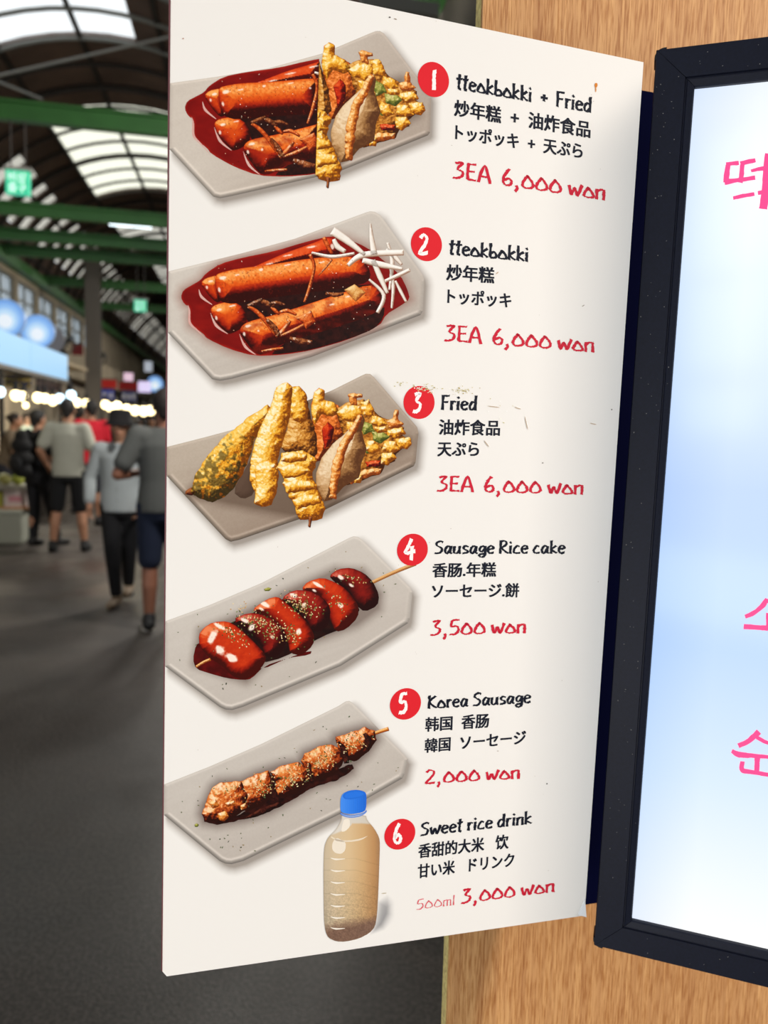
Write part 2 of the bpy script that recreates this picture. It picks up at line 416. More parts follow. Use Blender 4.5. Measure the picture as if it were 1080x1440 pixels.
BL, TL, TR, BR = (228.5, 1373.0), (240.5, -52.0), (905.0, 87.5), (822.0, 1287.5)
BLa, BLb = (228.3, 1366.0), (234.5, 1373.0)           # the clipped lower corner
board = empty('menu_board', tuple(bpt(*BL)))
label(board, 'tall white food menu board with six pictured dishes and red prices', 'menu board')
def keep_place(o, parent):
    o.parent = parent; o.matrix_parent_inverse = Matrix.Translation(-parent.location)
def under(o):
    keep_place(o, board); return o
_edge = np.array([BLa, TL, TR, BR, BLb], float)
b3 = bpt(_edge[:, 0], _edge[:, 1]); b3b = b3 - 0.004 * B_N
pm = MB().add(list(b3) + list(b3b), [(0, 1, 2, 3, 4), (9, 8, 7, 6, 5)] + [(i, i + 5, (i + 1) % 5 + 5, (i + 1) % 5) for i in range(5)])
under(pm.obj('panel', PAPER_M))
# maroon film wrapped round the left edge
e0, e1 = bpt(240.5, -52), bpt(228.3, 1366)
tm = MB(); d = -B_R
tm.add([e0 + 2e-4 * B_N, e1 + 2e-4 * B_N, e1 + d * .0008 - .001 * B_N, e0 + d * .0012 - .001 * B_N, e1 - .0046 * B_N + d * .0006, e0 - .0046 * B_N + d * .0010, e1 - .0046 * B_N, e0 - .0046 * B_N],
       [(0, 1, 2, 3), (3, 2, 4, 5), (5, 4, 6, 7)])
under(tm.obj('edge_film', mat('maroon_film', (120, 62, 66), rough=.5)))
# turned up corner of the facing at lower right
q = [bpt(821.5, 1264), bpt(822, 1288.5), bpt(813, 1285.5)]
under(MB().add(q + [p + .0015 * B_N for p in (q[0], q[1] + .001 * B_R, q[2])], [(0, 1, 2), (5, 4, 3), (0, 3, 4, 1), (1, 4, 5, 2), (2, 5, 3, 0)]).obj('curled_corner', mat('facing_back', (236, 240, 244), rough=.4)))
for zz in (1.25, 1.62):                                # stand-off blocks that carry it on the backing
    c = B_P + B_R * .25 - B_N * .027; c = np.array([c[0], c[1], zz])
    under(MB().box(c, (.05, .0452, .04), np.stack([B_R, -B_N, ZUP], 1)).obj('standoff', mat('black_plastic', (22, 23, 27), rough=.5)))

def C(ox, oy, pts, k=2.7): return np.array(pts, float) / k + np.array([ox, oy])
def affine(src, dst):
    A = np.c_[np.array(src, float), np.ones(len(src))]; M = np.linalg.lstsq(A, np.array(dst, float), rcond=None)[0]
    return lambda p: np.c_[np.atleast_2d(p), np.ones(len(np.atleast_2d(p)))] @ M
EDGE_L = (1.0, 12.0 / 1425, -(240.5 - 52 * 12 / 1425))       # right of the board's left edge

R_TTEOK = ramp([(0, (48, 6, 2)), (.2, (104, 14, 4)), (.4, (168, 36, 8)), (.58, (204, 62, 12)), (.76, (224, 88, 20)), (.9, (238, 124, 44)), (1, (250, 168, 88))])
R_TTRED = ramp([(0, (60, 6, 2)), (.3, (124, 14, 4)), (.55, (186, 36, 8)), (.75, (214, 60, 14)), (.92, (228, 90, 36)), (1, (240, 140, 90))])
R_SAUCE = ramp([(0, (70, 6, 4)), (.4, (116, 10, 8)), (.7, (140, 18, 12)), (1, (172, 42, 28))])
R_TEMP = ramp([(0, (118, 58, 6)), (.2, (176, 98, 12)), (.4, (220, 142, 26)), (.58, (238, 172, 46)), (.76, (248, 198, 82)), (.92, (253, 222, 136)), (1, (255, 242, 205))])
R_TEMPD = ramp([(0, (62, 28, 6)), (.3, (128, 70, 16)), (.55, (188, 116, 36)), (.78, (220, 156, 66)), (1, (244, 204, 136))])
R_DUMP = ramp([(0, (90, 52, 26)), (.3, (150, 104, 58)), (.55, (192, 148, 98)), (.78, (214, 176, 130)), (1, (238, 214, 178))])
R_CRISP = ramp([(0, (120, 50, 12)), (.35, (190, 96, 26)), (.6, (224, 134, 48)), (.85, (240, 176, 96)), (1, (252, 220, 160))])
R_GREEN = ramp([(0, (62, 70, 22)), (.5, (120, 126, 46)), (.8, (176, 172, 84)), (1, (222, 212, 140))])
R_SEAW = ramp([(0, (22, 22, 10)), (.5, (48, 42, 18)), (.8, (96, 76, 30)), (1, (150, 124, 60))])
R_SAUS = ramp([(0, (34, 5, 4)), (.3, (80, 10, 7)), (.55, (126, 20, 12)), (.78, (158, 34, 22)), (.93, (186, 62, 44)), (1, (214, 110, 90))])
R_CAKE = ramp([(0, (64, 8, 2)), (.3, (138, 22, 5)), (.55, (186, 42, 10)), (.78, (210, 62, 18)), (.93, (222, 88, 38)), (1, (236, 130, 80))])
R_MEAT = ramp([(0, (40, 12, 6)), (.2, (96, 28, 10)), (.42, (158, 60, 18)), (.65, (204, 96, 34)), (.85, (230, 136, 64)), (1, (250, 205, 150))])
R_DARK = ramp([(0, (24, 8, 6)), (.6, (58, 20, 14)), (1, (96, 44, 30))])
R_CAB = ramp([(0, (96, 22, 6)), (.4, (180, 62, 14)), (.7, (216, 96, 34)), (1, (242, 160, 90))])
R_WHITE = ramp([(0, (150, 112, 90)), (.3, (206, 186, 168)), (.6, (232, 222, 210)), (1, (252, 248, 242))])
R_BROWN = ramp([(0, (50, 14, 8)), (.5, (110, 50, 24)), (1, (176, 104, 56))])

def plate_print(parent, outline, seed, light, dark, shade_dir, food=None, foodcol=(96, 78, 66)):
    """soft printed shadow on the paper, then the grey stoneware plate"""
    o = np.array(outline, float)
    halo = np.concatenate([smooth_poly(o, 1)]); c = halo.mean(0)
    big = clip_poly(smooth_poly(c + (halo - c) * [1.09, 1.13] + [7, 9], 1), *EDGE_L)
    sh = o + np.array([5, 7])
    def fs(X, Y, D, ox, oy):
        ins = inside(X, Y, sh); d, _, _ = nearest(X, Y, sh); d = np.where(ins, -d, d)
        a = np.clip(1 - (d + 3) / 15, 0, 1) ** 1.8 * np.clip(D / 5, 0, 1) * 0.62
        return PAPER * (1 - a[:, None]) + np.array([112, 100, 90.0]) * a[:, None]
    patch('shadow_print', big, fs, 1, parent, 1.5)
    p = clip_poly(o, *EDGE_L)
    lo, hi = p.min(0), p.max(0)
    def f(X, Y, D, ox, oy):
        u = (X - lo[0]) / (hi[0] - lo[0]); v = (Y - lo[1]) / (hi[1] - lo[1])
        g = np.clip(u * shade_dir[0] + v * shade_dir[1] + shade_dir[2], 0, 1)
        r = (X * .94 + Y * -.33); s = (X * .33 + Y * .94)
        g = g + 0.13 * fbm(r / 60, s / 7, seed) + .10 * fbm(X / 1.6, Y / 1.6, seed + 3, 1)
        c = np.array(light) * (1 - g[:, None]) + np.array(dark) * g[:, None]
        rim = np.clip(1 - D / 5.5, 0, 1)
        low = rim * np.clip(oy * 1.1 + .15, 0, 1)                      # the plate's own thickness, seen along its near side
        c = c * (1 - .42 * low[:, None]); up = np.exp(-((D - 6.5) / 1.6) ** 2) * np.clip(oy, 0, 1) + np.exp(-((D - 2) / 1.4) ** 2) * np.clip(-oy, 0, 1) * .6
        c = c + 26 * up[:, None]
        if food is not None:
            ins = inside(X, Y, food); d, _, _ = nearest(X, Y, food); d = np.where(ins, 0, d)
            a = np.clip(1 - d / 16, 0, 1)[:, None] ** 1.6 * .6; c = c * (1 - a) + np.array(foodcol) * a
        return c
    return patch('plate_print', p, f, 2, parent, 1.1)

def spotted(rp_tint=(120, 24, 8), k=5.0, seed=0, th=.2, amt=.6):
    def t(X, Y, c):
        m = np.clip((fbm(X / 2.2, Y / 2.2, seed, 2) - th) * k, 0, 1)[:, None] * amt
        return c * (1 - m) + np.array(rp_tint) * m
    return t

# ---- shapes of the spicy rice cake dish (measured on the second picture, reused cropped in the first)
D2_PLATE = [(15, 275), (150, 242), (300, 205), (500, 150), (640, 98), (770, 50), (785, 46), (802, 48), (825, 62), (985, 288), (990, 310), (984, 425), (976, 440), (560, 600), (260, 682), (215, 690), (185, 684), (15, 505)]
D2_SAUCE = [(65, 372), (75, 345), (110, 325), (140, 308), (160, 282), (215, 245), (300, 222), (420, 198), (540, 162), (640, 138), (700, 152), (770, 182), (830, 228), (900, 290), (925, 340), (936, 380), (900, 405), (845, 438), (820, 482), (700, 535), (560, 575), (450, 592), (345, 596), (250, 570), (165, 530), (150, 510), (100, 478), (96, 445), (102, 412), (78, 398)]
def rice_cake_dish(parent, T, clip):
    def pp(name, pts, col, layer, smooth=1, step=1.0):
        q = T(smooth_poly(pts, smooth) if smooth else np.array(pts, float))
        for k in clip: q = clip_poly(q, *k)
        return patch(name, q, col, layer, parent, step)
    def saucy(X, Y, c):
        c = spotted(seed=8)(X, Y, c); m = np.clip((fbm(X / 14, Y / 8, 31) + .08) * 3, 0, 1)[:, None] * .5
        return c * (1 - m) + np.array([150, 26, 8]) * m
    hh = lambda L: [(*T([(x, y)])[0], rx / 2.7, ry / 2.7, -.2, .85) for x, y, rx, ry in L]
    pp('sauce_print', D2_SAUCE, lambda X, Y, D, ox, oy: R_SAUCE(np.clip(.52 + .5 * fbm(X / 26, Y / 12, 3) + .35 * np.clip(1 - D / 4, 0, 1) * (ox < .2), 0, 1)), 4)
    glare = lambda X, Y, D, ox, oy: np.stack([np.full(X.shape, 216), 168 + 30 * fbm(X / 6, Y / 6, 1), 158 + 30 * fbm(X / 6, Y / 6, 1)], -1)
    for pts, w in (([(92, 402), (98, 425), (100, 470), (130, 500), (165, 535)], [1, 7, 9, 5, 1]), ([(134, 342), (145, 372), (186, 402)], [1, 10, 2]), ([(178, 432), (200, 480), (244, 512)], [1, 10, 2]), ([(288, 512), (310, 560), (352, 592)], [1, 10, 2])):
        pp('gloss_print', ribbon(pts, w), glare, 5, 0)
    pp('rice_cake_print', [(330, 262), (370, 245), (460, 205), (560, 170), (620, 145), (652, 152), (675, 205), (640, 228), (560, 238), (400, 264)], dome(R_TTRED, 19, bump=.14, bs=5, grain=.1, gain=1.1, bias=-.12, seed=2, hl=[*hh([(400, 246, 18, 3), (470, 214, 22, 3), (560, 182, 20, 4), (640, 180, 8, 12), (350, 258, 8, 2)])]), 4.5)
    pp('rice_cake_print', [(140, 320), (160, 300), (205, 288), (222, 300), (220, 388), (200, 394), (165, 358)], dome(R_TTEOK, 15, bump=.05, bs=5, grain=.05, gain=1.15, bias=.0, seed=4, tint=spotted(seed=1), hl=hh([(180, 312, 12, 5), (165, 335, 5, 8)])), 5.6)
    pp('shade_print', [(200, 400), (300, 385), (420, 370), (780, 318), (800, 345), (520, 420), (330, 480), (300, 430)], flat(R_DARK, .3, .7, 5, 6), 6.3)
    pp('rice_cake_print', [(194, 305), (200, 288), (214, 280), (280, 264), (400, 250), (560, 224), (700, 216), (760, 232), (788, 280), (778, 316), (700, 336), (560, 354), (400, 376), (262, 398), (235, 394), (216, 388), (200, 350)],
       dome(R_TTEOK, 25, bump=.035, bs=6, grain=.1, gs=2.6, gain=1.2, bias=-.06, seed=7, down=.25, tint=spotted(seed=3), hl=hh([(225, 300, 16, 8), (212, 345, 6, 12), (280, 288, 12, 3), (370, 268, 8, 5), (470, 250, 14, 3), (600, 240, 14, 3), (545, 262, 5, 4)])), 8)
    pp('rice_cake_print', [(178, 428), (182, 412), (200, 400), (240, 390), (290, 398), (318, 440), (312, 482), (255, 514), (236, 504), (190, 458)], dome(R_TTEOK, 18, bump=.05, bs=5, grain=.06, gain=1.15, bias=-.02, seed=9, tint=spotted(seed=5), hl=hh([(212, 420, 12, 6), (200, 450, 5, 9), (262, 405, 14, 3)])), 7.2)
    pp('shade_print', [(400, 590), (500, 520), (840, 400), (836, 450), (800, 494), (700, 532), (560, 572), (450, 588)], flat(R_DARK, .3, .7, 5, 16), 7.6)
    pp('rice_cake_print', [(289, 505), (292, 488), (308, 472), (340, 460), (420, 440), (560, 395), (680, 355), (780, 324), (822, 342), (842, 388), (826, 420), (760, 452), (640, 492), (520, 526), (430, 560), (395, 586), (360, 592), (335, 572), (302, 528)],
       dome(R_TTEOK, 27, bump=.04, bs=6, grain=.11, gs=2.6, gain=1.3, bias=-.12, seed=11, down=.2, tint=saucy, hl=hh([(322, 482, 14, 6), (306, 512, 5, 9), (640, 400, 12, 3), (700, 370, 10, 3), (360, 500, 5, 4)])), 9)
    cab = lambda s, g=.5: dome(R_CAB, 5, bump=.4, bs=4, grain=.2, gain=1.0, bias=.02, seed=s, gloss=g)
    brn = lambda s: dome(R_BROWN, 5, bump=.8, bs=4, grain=.3, gain=1.0, bias=.0, seed=s, gloss=.7)
    for i, (pts, w, f) in enumerate((
            ([(555, 210), (572, 255), (556, 330), (534, 392)], [14, 12, 13, 8], cab(1)), ([(640, 228), (616, 258), (588, 290)], [9, 9, 5], cab(2)), ([(608, 145), (622, 175), (640, 208)], [15, 17, 12], cab(3, .9)),
            ([(615, 358), (650, 364), (684, 358)], [12, 18, 10], brn(4)), ([(320, 408), (350, 425), (385, 460), (425, 515)], [10, 16, 18, 12], cab(5)), ([(392, 458), (420, 490), (440, 522)], [14, 26, 14], brn(6)),
            ([(426, 524), (452, 500), (482, 462)], [10, 18, 10], cab(7)), ([(440, 520), (490, 500), (540, 472)], [8, 14, 9], cab(8)), ([(478, 528), (520, 540), (565, 545)], [12, 26, 16], brn(9)),
            ([(318, 405), (345, 395), (375, 380)], [8, 18, 10], brn(10)), ([(360, 382), (390, 395), (420, 408)], [10, 22, 12], brn(11)), ([(400, 398), (430, 395), (462, 402)], [10, 18, 8], brn(12)), ([(408, 410), (425, 425), (440, 438)], [8, 16, 8], cab(13)),
            ([(440, 430), (470, 424), (505, 440)], [9, 16, 9], cab(14)), ([(370, 578), (410, 572), (455, 565)], [6, 12, 8], cab(15)), ([(470, 470), (455, 455), (480, 480)], [8, 16, 8], cab(16)))):
        pp('cabbage_print', ribbon(pts, w), f, 10, 0)
    pp('cabbage_print', [(500, 452), (560, 422), (578, 466), (540, 494), (528, 470)], cab(21), 11, 0)
    pp('cabbage_print', [(686, 345), (725, 323), (768, 355), (730, 390)], dome(ramp([(0, (150, 70, 26)), (.5, (214, 146, 70)), (1, (246, 212, 150))]), 6, bump=.3, bs=4, grain=.2, seed=3), 11, 0)
    for i, (pts, w) in enumerate((([(860, 250), (872, 330), (866, 415)], [10, 14, 8]), ([(880, 310), (900, 350), (922, 392)], [8, 13, 9]), ([(780, 305), (836, 365), (812, 432)], [8, 15, 14]), ([(850, 165), (868, 240), (858, 345)], [10, 17, 9]), ([(845, 190), (870, 210), (905, 250)], [14, 22, 10]),
            ([(640, 120), (700, 160), (765, 212)], [34, 27, 12]), ([(646, 152), (660, 180), (690, 200)], [14, 22, 16]), ([(562, 203), (640, 219), (725, 206)], [8, 15, 10]), ([(785, 92), (790, 150), (800, 212)], [6, 18, 26]), ([(795, 232), (822, 295), (850, 358)], [18, 22, 12]), ([(755, 232), (830, 250), (908, 266)], [20, 24, 12]), ([(700, 252), (760, 212), (912, 203)], [14, 24, 22]), ([(840, 312), (890, 290), (936, 268)], [12, 16, 15]))):
        pp('radish_print', ribbon(pts, w), dome(R_WHITE, 4.2, grain=.06, gain=1.15, bias=.1, seed=i), 11 if i < 5 else 12, 0)
    rng = random.Random(5); it = []
    hull = T(np.array(D2_SAUCE, float))
    while len(it) < 90:
        x, y = rng.uniform(200, 800), rng.uniform(220, 560); q = T([(x, y)])[0]
        if all(a * q[0] + b * q[1] + c > 2 for a, b, c in clip) and inside(np.array([q[0]]), np.array([q[1]]), hull)[0]:
            it.append((q[0], q[1], rng.uniform(.4, 1.0), rng.uniform(.3, .6), rng.uniform(0, 3), rng.choice([(250, 200, 160), (255, 230, 210), (96, 18, 8), (80, 14, 6)])))
    specks('speck_print', it, 13, parent)

# ---- shapes of the fried platter (measured on the third picture, reused cropped in the first)
D3_PLATE = [(12, 320), (150, 285), (300, 245), (400, 205), (640, 105), (750, 50), (768, 42), (785, 43), (800, 56), (963, 245), (968, 268), (957, 378), (950, 393), (600, 565), (290, 672), (255, 680), (235, 670), (12, 430)]
def fried(parent, T, clip):
    sd = [40]
    def pp(name, pts, rp, R, layer, amp=3.5, scale=9, step=1.0, **kw):
        q = T(np.array(pts, float))
        if amp: q = rough_poly(q, amp / 2.7 * 1.3, scale / 2.7 * 2, sd[0])
        else: q = smooth_poly(q, 1)
        for k in clip: q = clip_poly(q, *k)
        sd[0] += 3
        return patch(name, q, dome(rp, R, seed=sd[0], **kw), layer, parent, step)
    B = dict(bump=.5, bs=5.5, grain=.17, gs=3.0, gain=1.12)
    def seaweed(X, Y, c):
        m = np.clip((fbm(X / 5, Y / 5, 77) + .0042 * (Y - 640)) * 5, 0, 1)[:, None] * .85
        return c * (1 - m) + R_SEAW(np.clip(c[:, 0] / 255 * 1.0 - .1, 0, 1)) * m
    pp('shade_print', [(262, 490), (310, 405), (335, 360), (345, 440), (345, 500), (300, 520)], ramp([(0, (74, 54, 42)), (1, (96, 74, 60))]), 10, 4, 0)
    pp('fritter_print', [(100, 492), (112, 465), (118, 430), (170, 350), (220, 290), (290, 235), (330, 200), (395, 160), (425, 180), (400, 225), (345, 290), (332, 350), (305, 410), (272, 470), (232, 510), (185, 530), (150, 520), (115, 504)], R_TEMP, 22, 5, bump=.6, bs=4.2, grain=.2, gs=2.6, gain=1.0, bias=-.12, tint=seaweed)
    pp('fritter_print', [(82, 500), (82, 488), (108, 472), (125, 490), (108, 505)], R_BROWN, 5, 5, 2)
    pp('fritter_print', [(560, 165), (572, 112), (590, 95), (612, 106), (612, 140), (650, 155), (690, 180), (705, 235), (690, 290), (640, 330), (600, 370), (575, 380), (575, 280), (562, 205)], R_TEMPD, 22, 5, tint=lambda X, Y, c: c * np.array([1.0, .82, .74]) + np.array([14, 0, 0]), **B)
    pp('fritter_print', [(560, 165), (572, 112), (590, 95), (612, 106), (612, 140), (650, 155), (672, 190), (640, 205), (600, 195), (575, 235), (562, 205)], R_TEMP, 11, 6, **B)
    pp('fritter_print', [(600, 255), (625, 225), (648, 245), (640, 300), (610, 330)], R_TTRED, 10, 6, bump=.5, bs=5, grain=.15, gain=.9, bias=-.1)
    pp('fritter_print', [(650, 175), (700, 150), (760, 140), (800, 185), (830, 210), (870, 220), (915, 245), (905, 275), (940, 300), (900, 335), (880, 350), (880, 375), (840, 390), (825, 420), (770, 440), (700, 465), (650, 440), (690, 300), (665, 215)], R_TEMPD, 18, 6, bias=-.14, **B)
    kb = [([(655, 190), (700, 160), (745, 165), (760, 195), (720, 225), (680, 215)], R_TEMP), ([(700, 122), (720, 114), (755, 120), (755, 132), (735, 136), (738, 165), (712, 160)], R_CRISP), ([(745, 150), (780, 140), (800, 180), (790, 205), (755, 200)], R_TEMP), ([(790, 200), (830, 208), (850, 235), (815, 250), (785, 232)], R_TEMP),
          ([(845, 222), (868, 212), (878, 176), (893, 178), (890, 215), (912, 232), (890, 250), (856, 248)], R_CRISP), ([(850, 255), (905, 245), (920, 270), (880, 290), (846, 282)], R_TEMP), ([(880, 290), (935, 282), (944, 310), (925, 330), (890, 326)], R_TEMP), ([(838, 296), (880, 300), (900, 330), (865, 345), (830, 330)], R_TEMP),
          ([(826, 345), (868, 342), (886, 362), (850, 392), (826, 385)], R_TEMP), ([(750, 215), (790, 232), (800, 260), (760, 275), (745, 240)], R_GREEN), ([(790, 262), (830, 262), (858, 282), (830, 306), (795, 296)], R_GREEN), ([(760, 320), (795, 322), (800, 342), (770, 345)], R_GREEN), ([(800, 245), (845, 242), (850, 262), (812, 268)], R_TEMP),
          ([(770, 290), (805, 300), (825, 335), (795, 350), (766, 330)], R_TEMP), ([(700, 440), (760, 405), (826, 402), (820, 424), (760, 438), (712, 460)], R_CRISP), ([(765, 375), (826, 372), (822, 394), (772, 398)], R_TTRED), ([(690, 225), (740, 225), (745, 250), (705, 265)], R_TEMP), ([(720, 430), (752, 426), (748, 458), (722, 460)], R_TEMP)]
    for pts, rp in kb: pp('fritter_print', pts, rp, 9, 7 + .02 * kb.index((pts, rp)), 4, 7, bump=.5, bs=4.5, grain=.15, gs=3, gain=1.0, bias=.06)
    pp('fritter_print', [(485, 92), (515, 88), (540, 118), (555, 190), (580, 270), (584, 345), (560, 372), (530, 352), (470, 345), (445, 322), (470, 250), (478, 180)], R_TEMPD, 20, 8, bias=.0, **B)
    pp('fritter_print', [(485, 92), (515, 88), (540, 118), (552, 180), (545, 215), (520, 235), (492, 215), (478, 180)], R_TEMP, 13, 8.5, bias=-.02, **B)
    pp('fritter_print', [(428, 92), (446, 80), (468, 75), (490, 92), (482, 180), (470, 240), (448, 320), (432, 370), (436, 430), (428, 500), (410, 540), (372, 548), (344, 535), (346, 490), (328, 450), (330, 380), (345, 310), (360, 260), (400, 180)], R_TEMP, 19, 9, bias=.06, tint=spotted((60, 60, 20), 6, 12, .3, .5), **B)
    pp('fritter_print', [(345, 388), (400, 372), (430, 388), (432, 470), (410, 540), (370, 548), (345, 532), (352, 470)], R_TEMP, 14, 10, bias=.08, **B)
    pp('fritter_print', [(755, 195), (764, 215), (752, 260), (772, 330), (752, 380), (742, 438), (684, 472), (665, 492), (640, 520), (608, 528), (580, 470), (578, 420), (600, 362), (640, 310), (700, 258)], R_DUMP, 30, 10, 2, 14, bump=.18, bs=7, grain=.12, gs=2.5, gain=1.1, bias=.0)
    q = ribbon([(750, 200), (715, 265), (685, 312), (660, 380), (650, 440), (640, 515)], [14, 30, 34, 38, 34, 26])
    pp('fritter_print', q, R_CRISP, 8, 11, 5, 7, bump=.5, bs=4.5, grain=.2, gs=3, gain=1.0, bias=.04)
    pp('fritter_print', [(450, 345), (488, 334), (530, 336), (562, 350), (584, 372), (562, 430), (592, 490), (613, 550), (600, 590), (562, 600), (520, 596), (505, 575), (500, 540), (476, 505), (452, 458), (462, 430), (428, 402), (440, 370)], R_TEMP, 20, 12, 5, 8, bias=.02, **B)
    for pts in ([(432, 398), (480, 385), (540, 395), (560, 410), (520, 432), (455, 440)], [(455, 460), (510, 440), (570, 455), (580, 478), (520, 490), (470, 498)], [(488, 520), (540, 500), (592, 505), (600, 535), (545, 545), (505, 560)], [(450, 350), (495, 338), (545, 350), (540, 372), (480, 380), (446, 372)]):
        pp('fritter_print', pts, R_TEMP, 9, 13, 4, 7, bump=.4, bs=4.5, grain=.14, gs=3, gain=1.0, bias=.06)
    pp('fritter_print', [(548, 585), (566, 584), (560, 612), (558, 628), (548, 622), (552, 606)], R_BROWN, 4, 13, 0, bias=.2)

def group_part(name, parent=board):
    o = empty(name); o.parent = parent; o.matrix_parent_inverse = Matrix.Translation(-parent.location); return o
ident = lambda p: np.atleast_2d(np.asarray(p, float))
t2 = lambda p: np.atleast_2d(np.asarray(p, float)) / 2.7 + np.array([230, 280])
t3 = lambda p: np.atleast_2d(np.asarray(p, float)) / 2.7 + np.array([230, 510])
a21 = affine([(65, 372), (195, 300), (350, 592), (200, 690), (160, 530), (640, 138), (560, 225)], [(75, 355), (212, 290), (370, 607), (207, 698), (180, 540), (640, 170), (580, 232)])
a31 = affine([(755, 195), (945, 300), (780, 42), (553, 625), (590, 95), (740, 115), (580, 420)], [(793, 225), (998, 355), (815, 64), (622, 667), (630, 110), (775, 142), (637, 435)])
t1a = lambda p: a21(p) / 2.7 + np.array([230, 20])
t1b = lambda p: a31(p) / 2.7 + np.array([230, 20])
# the montage seam of the first picture runs from (449,84) down to (443,262)
SEAM_L = (-1.0, -6.0 / 178, 449 + 84 * 6.0 / 178); SEAM_R = tuple(-k for k in SEAM_L)

d1 = group_part('dish_picture'); d1['label'] = 'picture of half rice cakes, half fried food'
D1_PLATE = C(230, 20, [(22, 262), (200, 238), (400, 205), (600, 150), (790, 70), (806, 64), (822, 64), (838, 74), (1010, 298), (1016, 318), (1012, 448), (1004, 460), (660, 600), (260, 690), (215, 699), (188, 692), (22, 512)])
plate_print(d1, D1_PLATE, 1, (206, 196, 184), (150, 132, 118), (.75, .35, -.35), C(230, 20, [(600, 420), (700, 300), (900, 250), (960, 380), (700, 520), (640, 600)]))
rice_cake_dish(d1, t1a, [SEAM_L, EDGE_L]); fried(d1, t1b, [SEAM_R])
d2 = group_part('dish_picture'); d2['label'] = 'picture of red rice cakes with white radish'
plate_print(d2, t2(D2_PLATE), 2, (208, 200, 190), (160, 148, 138), (.5, .5, -.3), t2(D2_SAUCE), (150, 110, 98))
rice_cake_dish(d2, t2, [EDGE_L])
d3 = group_part('dish_picture'); d3['label'] = 'picture of five golden fried pieces'
plate_print(d3, t3(D3_PLATE), 3, (186, 172, 156), (126, 104, 88), (.55, .75, -.4), t3([(100, 500), (330, 250), (480, 100), (600, 120), (760, 200), (930, 300), (700, 470), (600, 590), (360, 550)]), (84, 64, 50))
fried(d3, t3, [EDGE_L])

# ---- skewers of the fourth and fifth pictures
def scatter(parent, regions, n_seed, n_green, loose, seed, layer=14):
    rng = random.Random(seed); it = []
    for (cx, cy, rx, ry, ang, w) in regions:
        for _ in range(int(n_seed * w)):
            a, b = rng.gauss(0, .5) * rx, rng.gauss(0, .5) * ry
            it.append((cx + a * math.cos(ang) - b * math.sin(ang), cy + a * math.sin(ang) + b * math.cos(ang), rng.uniform(.9, 1.6), rng.uniform(.6, .9), rng.uniform(0, 3.1), rng.choice([(236, 206, 150), (222, 186, 122), (246, 224, 176), (206, 160, 96)])))
        for _ in range(int(n_green * w)):
            a, b = rng.gauss(0, .5) * rx, rng.gauss(0, .5) * ry
            it.append((cx + a * math.cos(ang) - b * math.sin(ang), cy + a * math.sin(ang) + b * math.cos(ang), rng.uniform(.8, 2.0), rng.uniform(.5, .9), rng.uniform(0, 3.1), rng.choice([(70, 96, 44), (96, 122, 58), (52, 70, 34), (130, 148, 84)])))
    for x, y in loose:
        it.append((x, y, rng.uniform(.8, 1.9), rng.uniform(.5, .9), rng.uniform(0, 3.1), rng.choice([(84, 100, 62), (110, 116, 84), (150, 132, 92), (64, 70, 50)])))
    specks('sprinkle_print', it, layer, parent)
def loose_on(outline, n, seed):
    rng = random.Random(seed); o = np.array(outline, float); c = o.mean(0); o = c + (o - c) * .93; r = []
    lo, hi = o.min(0), o.max(0)
    while len(r) < n:
        x, y = rng.uniform(lo[0], hi[0]), rng.uniform(lo[1], hi[1])
        if inside(np.array([x]), np.array([y]), o)[0] and x > 236: r.append((x, y))
    return r
d4 = group_part('dish_picture'); d4['label'] = 'picture of glazed sausage and rice cake skewer'
c4 = lambda p: C(220, 740, p)
D4_PLATE = c4([(30, 362), (200, 300), (400, 215), (730, 45), (748, 38), (765, 40), (782, 52), (963, 232), (972, 250), (962, 350), (955, 368), (700, 530), (330, 685), (288, 698), (262, 696), (240, 686), (30, 530)])
F4 = c4([(150, 520), (170, 400), (300, 350), (480, 260), (680, 170), (780, 175), (845, 260), (840, 310), (760, 370), (600, 430), (420, 510), (340, 585)])
plate_print(d4, D4_PLATE, 4, (206, 199, 190), (170, 158, 148), (.25, .45, -.15), F4, (96, 80, 72))
patch('skewer_print', clip_poly(c4(ribbon([(810, 218), (900, 176), (985, 142)], [13, 14, 15])), *EDGE_L), dome(ramp([(0, (140, 84, 36)), (.6, (204, 142, 78)), (1, (236, 190, 130))]), 3), 4, d4)
patch('shade_print', smooth_poly(c4([(200, 400), (300, 360), (480, 275), (660, 200), (780, 300), (740, 380), (660, 405), (590, 440), (480, 500), (400, 520), (300, 480)]), 1), lambda X, Y, D, ox, oy: R_DARK(np.clip(.15 + .5 * fbm(X / 6, Y / 6, 3), 0, 1)), 4.5, d4)
patch('sauce_print', smooth_poly(c4([(138, 505), (150, 450), (170, 440), (260, 540), (400, 545), (500, 500), (590, 470), (585, 488), (500, 500), (410, 530), (360, 580), (330, 584), (270, 578), (205, 560), (150, 542)]), 1), lambda X, Y, D, ox, oy: R_SAUCE(np.clip(.1 + .5 * fbm(X / 9, Y / 6, 3), 0, 1)), 4, d4)
patch('skewer_print', c4(ribbon([(150, 534), (180, 516), (206, 505)], [9, 11, 11])), dome(R_CRISP, 3), 5, d4)
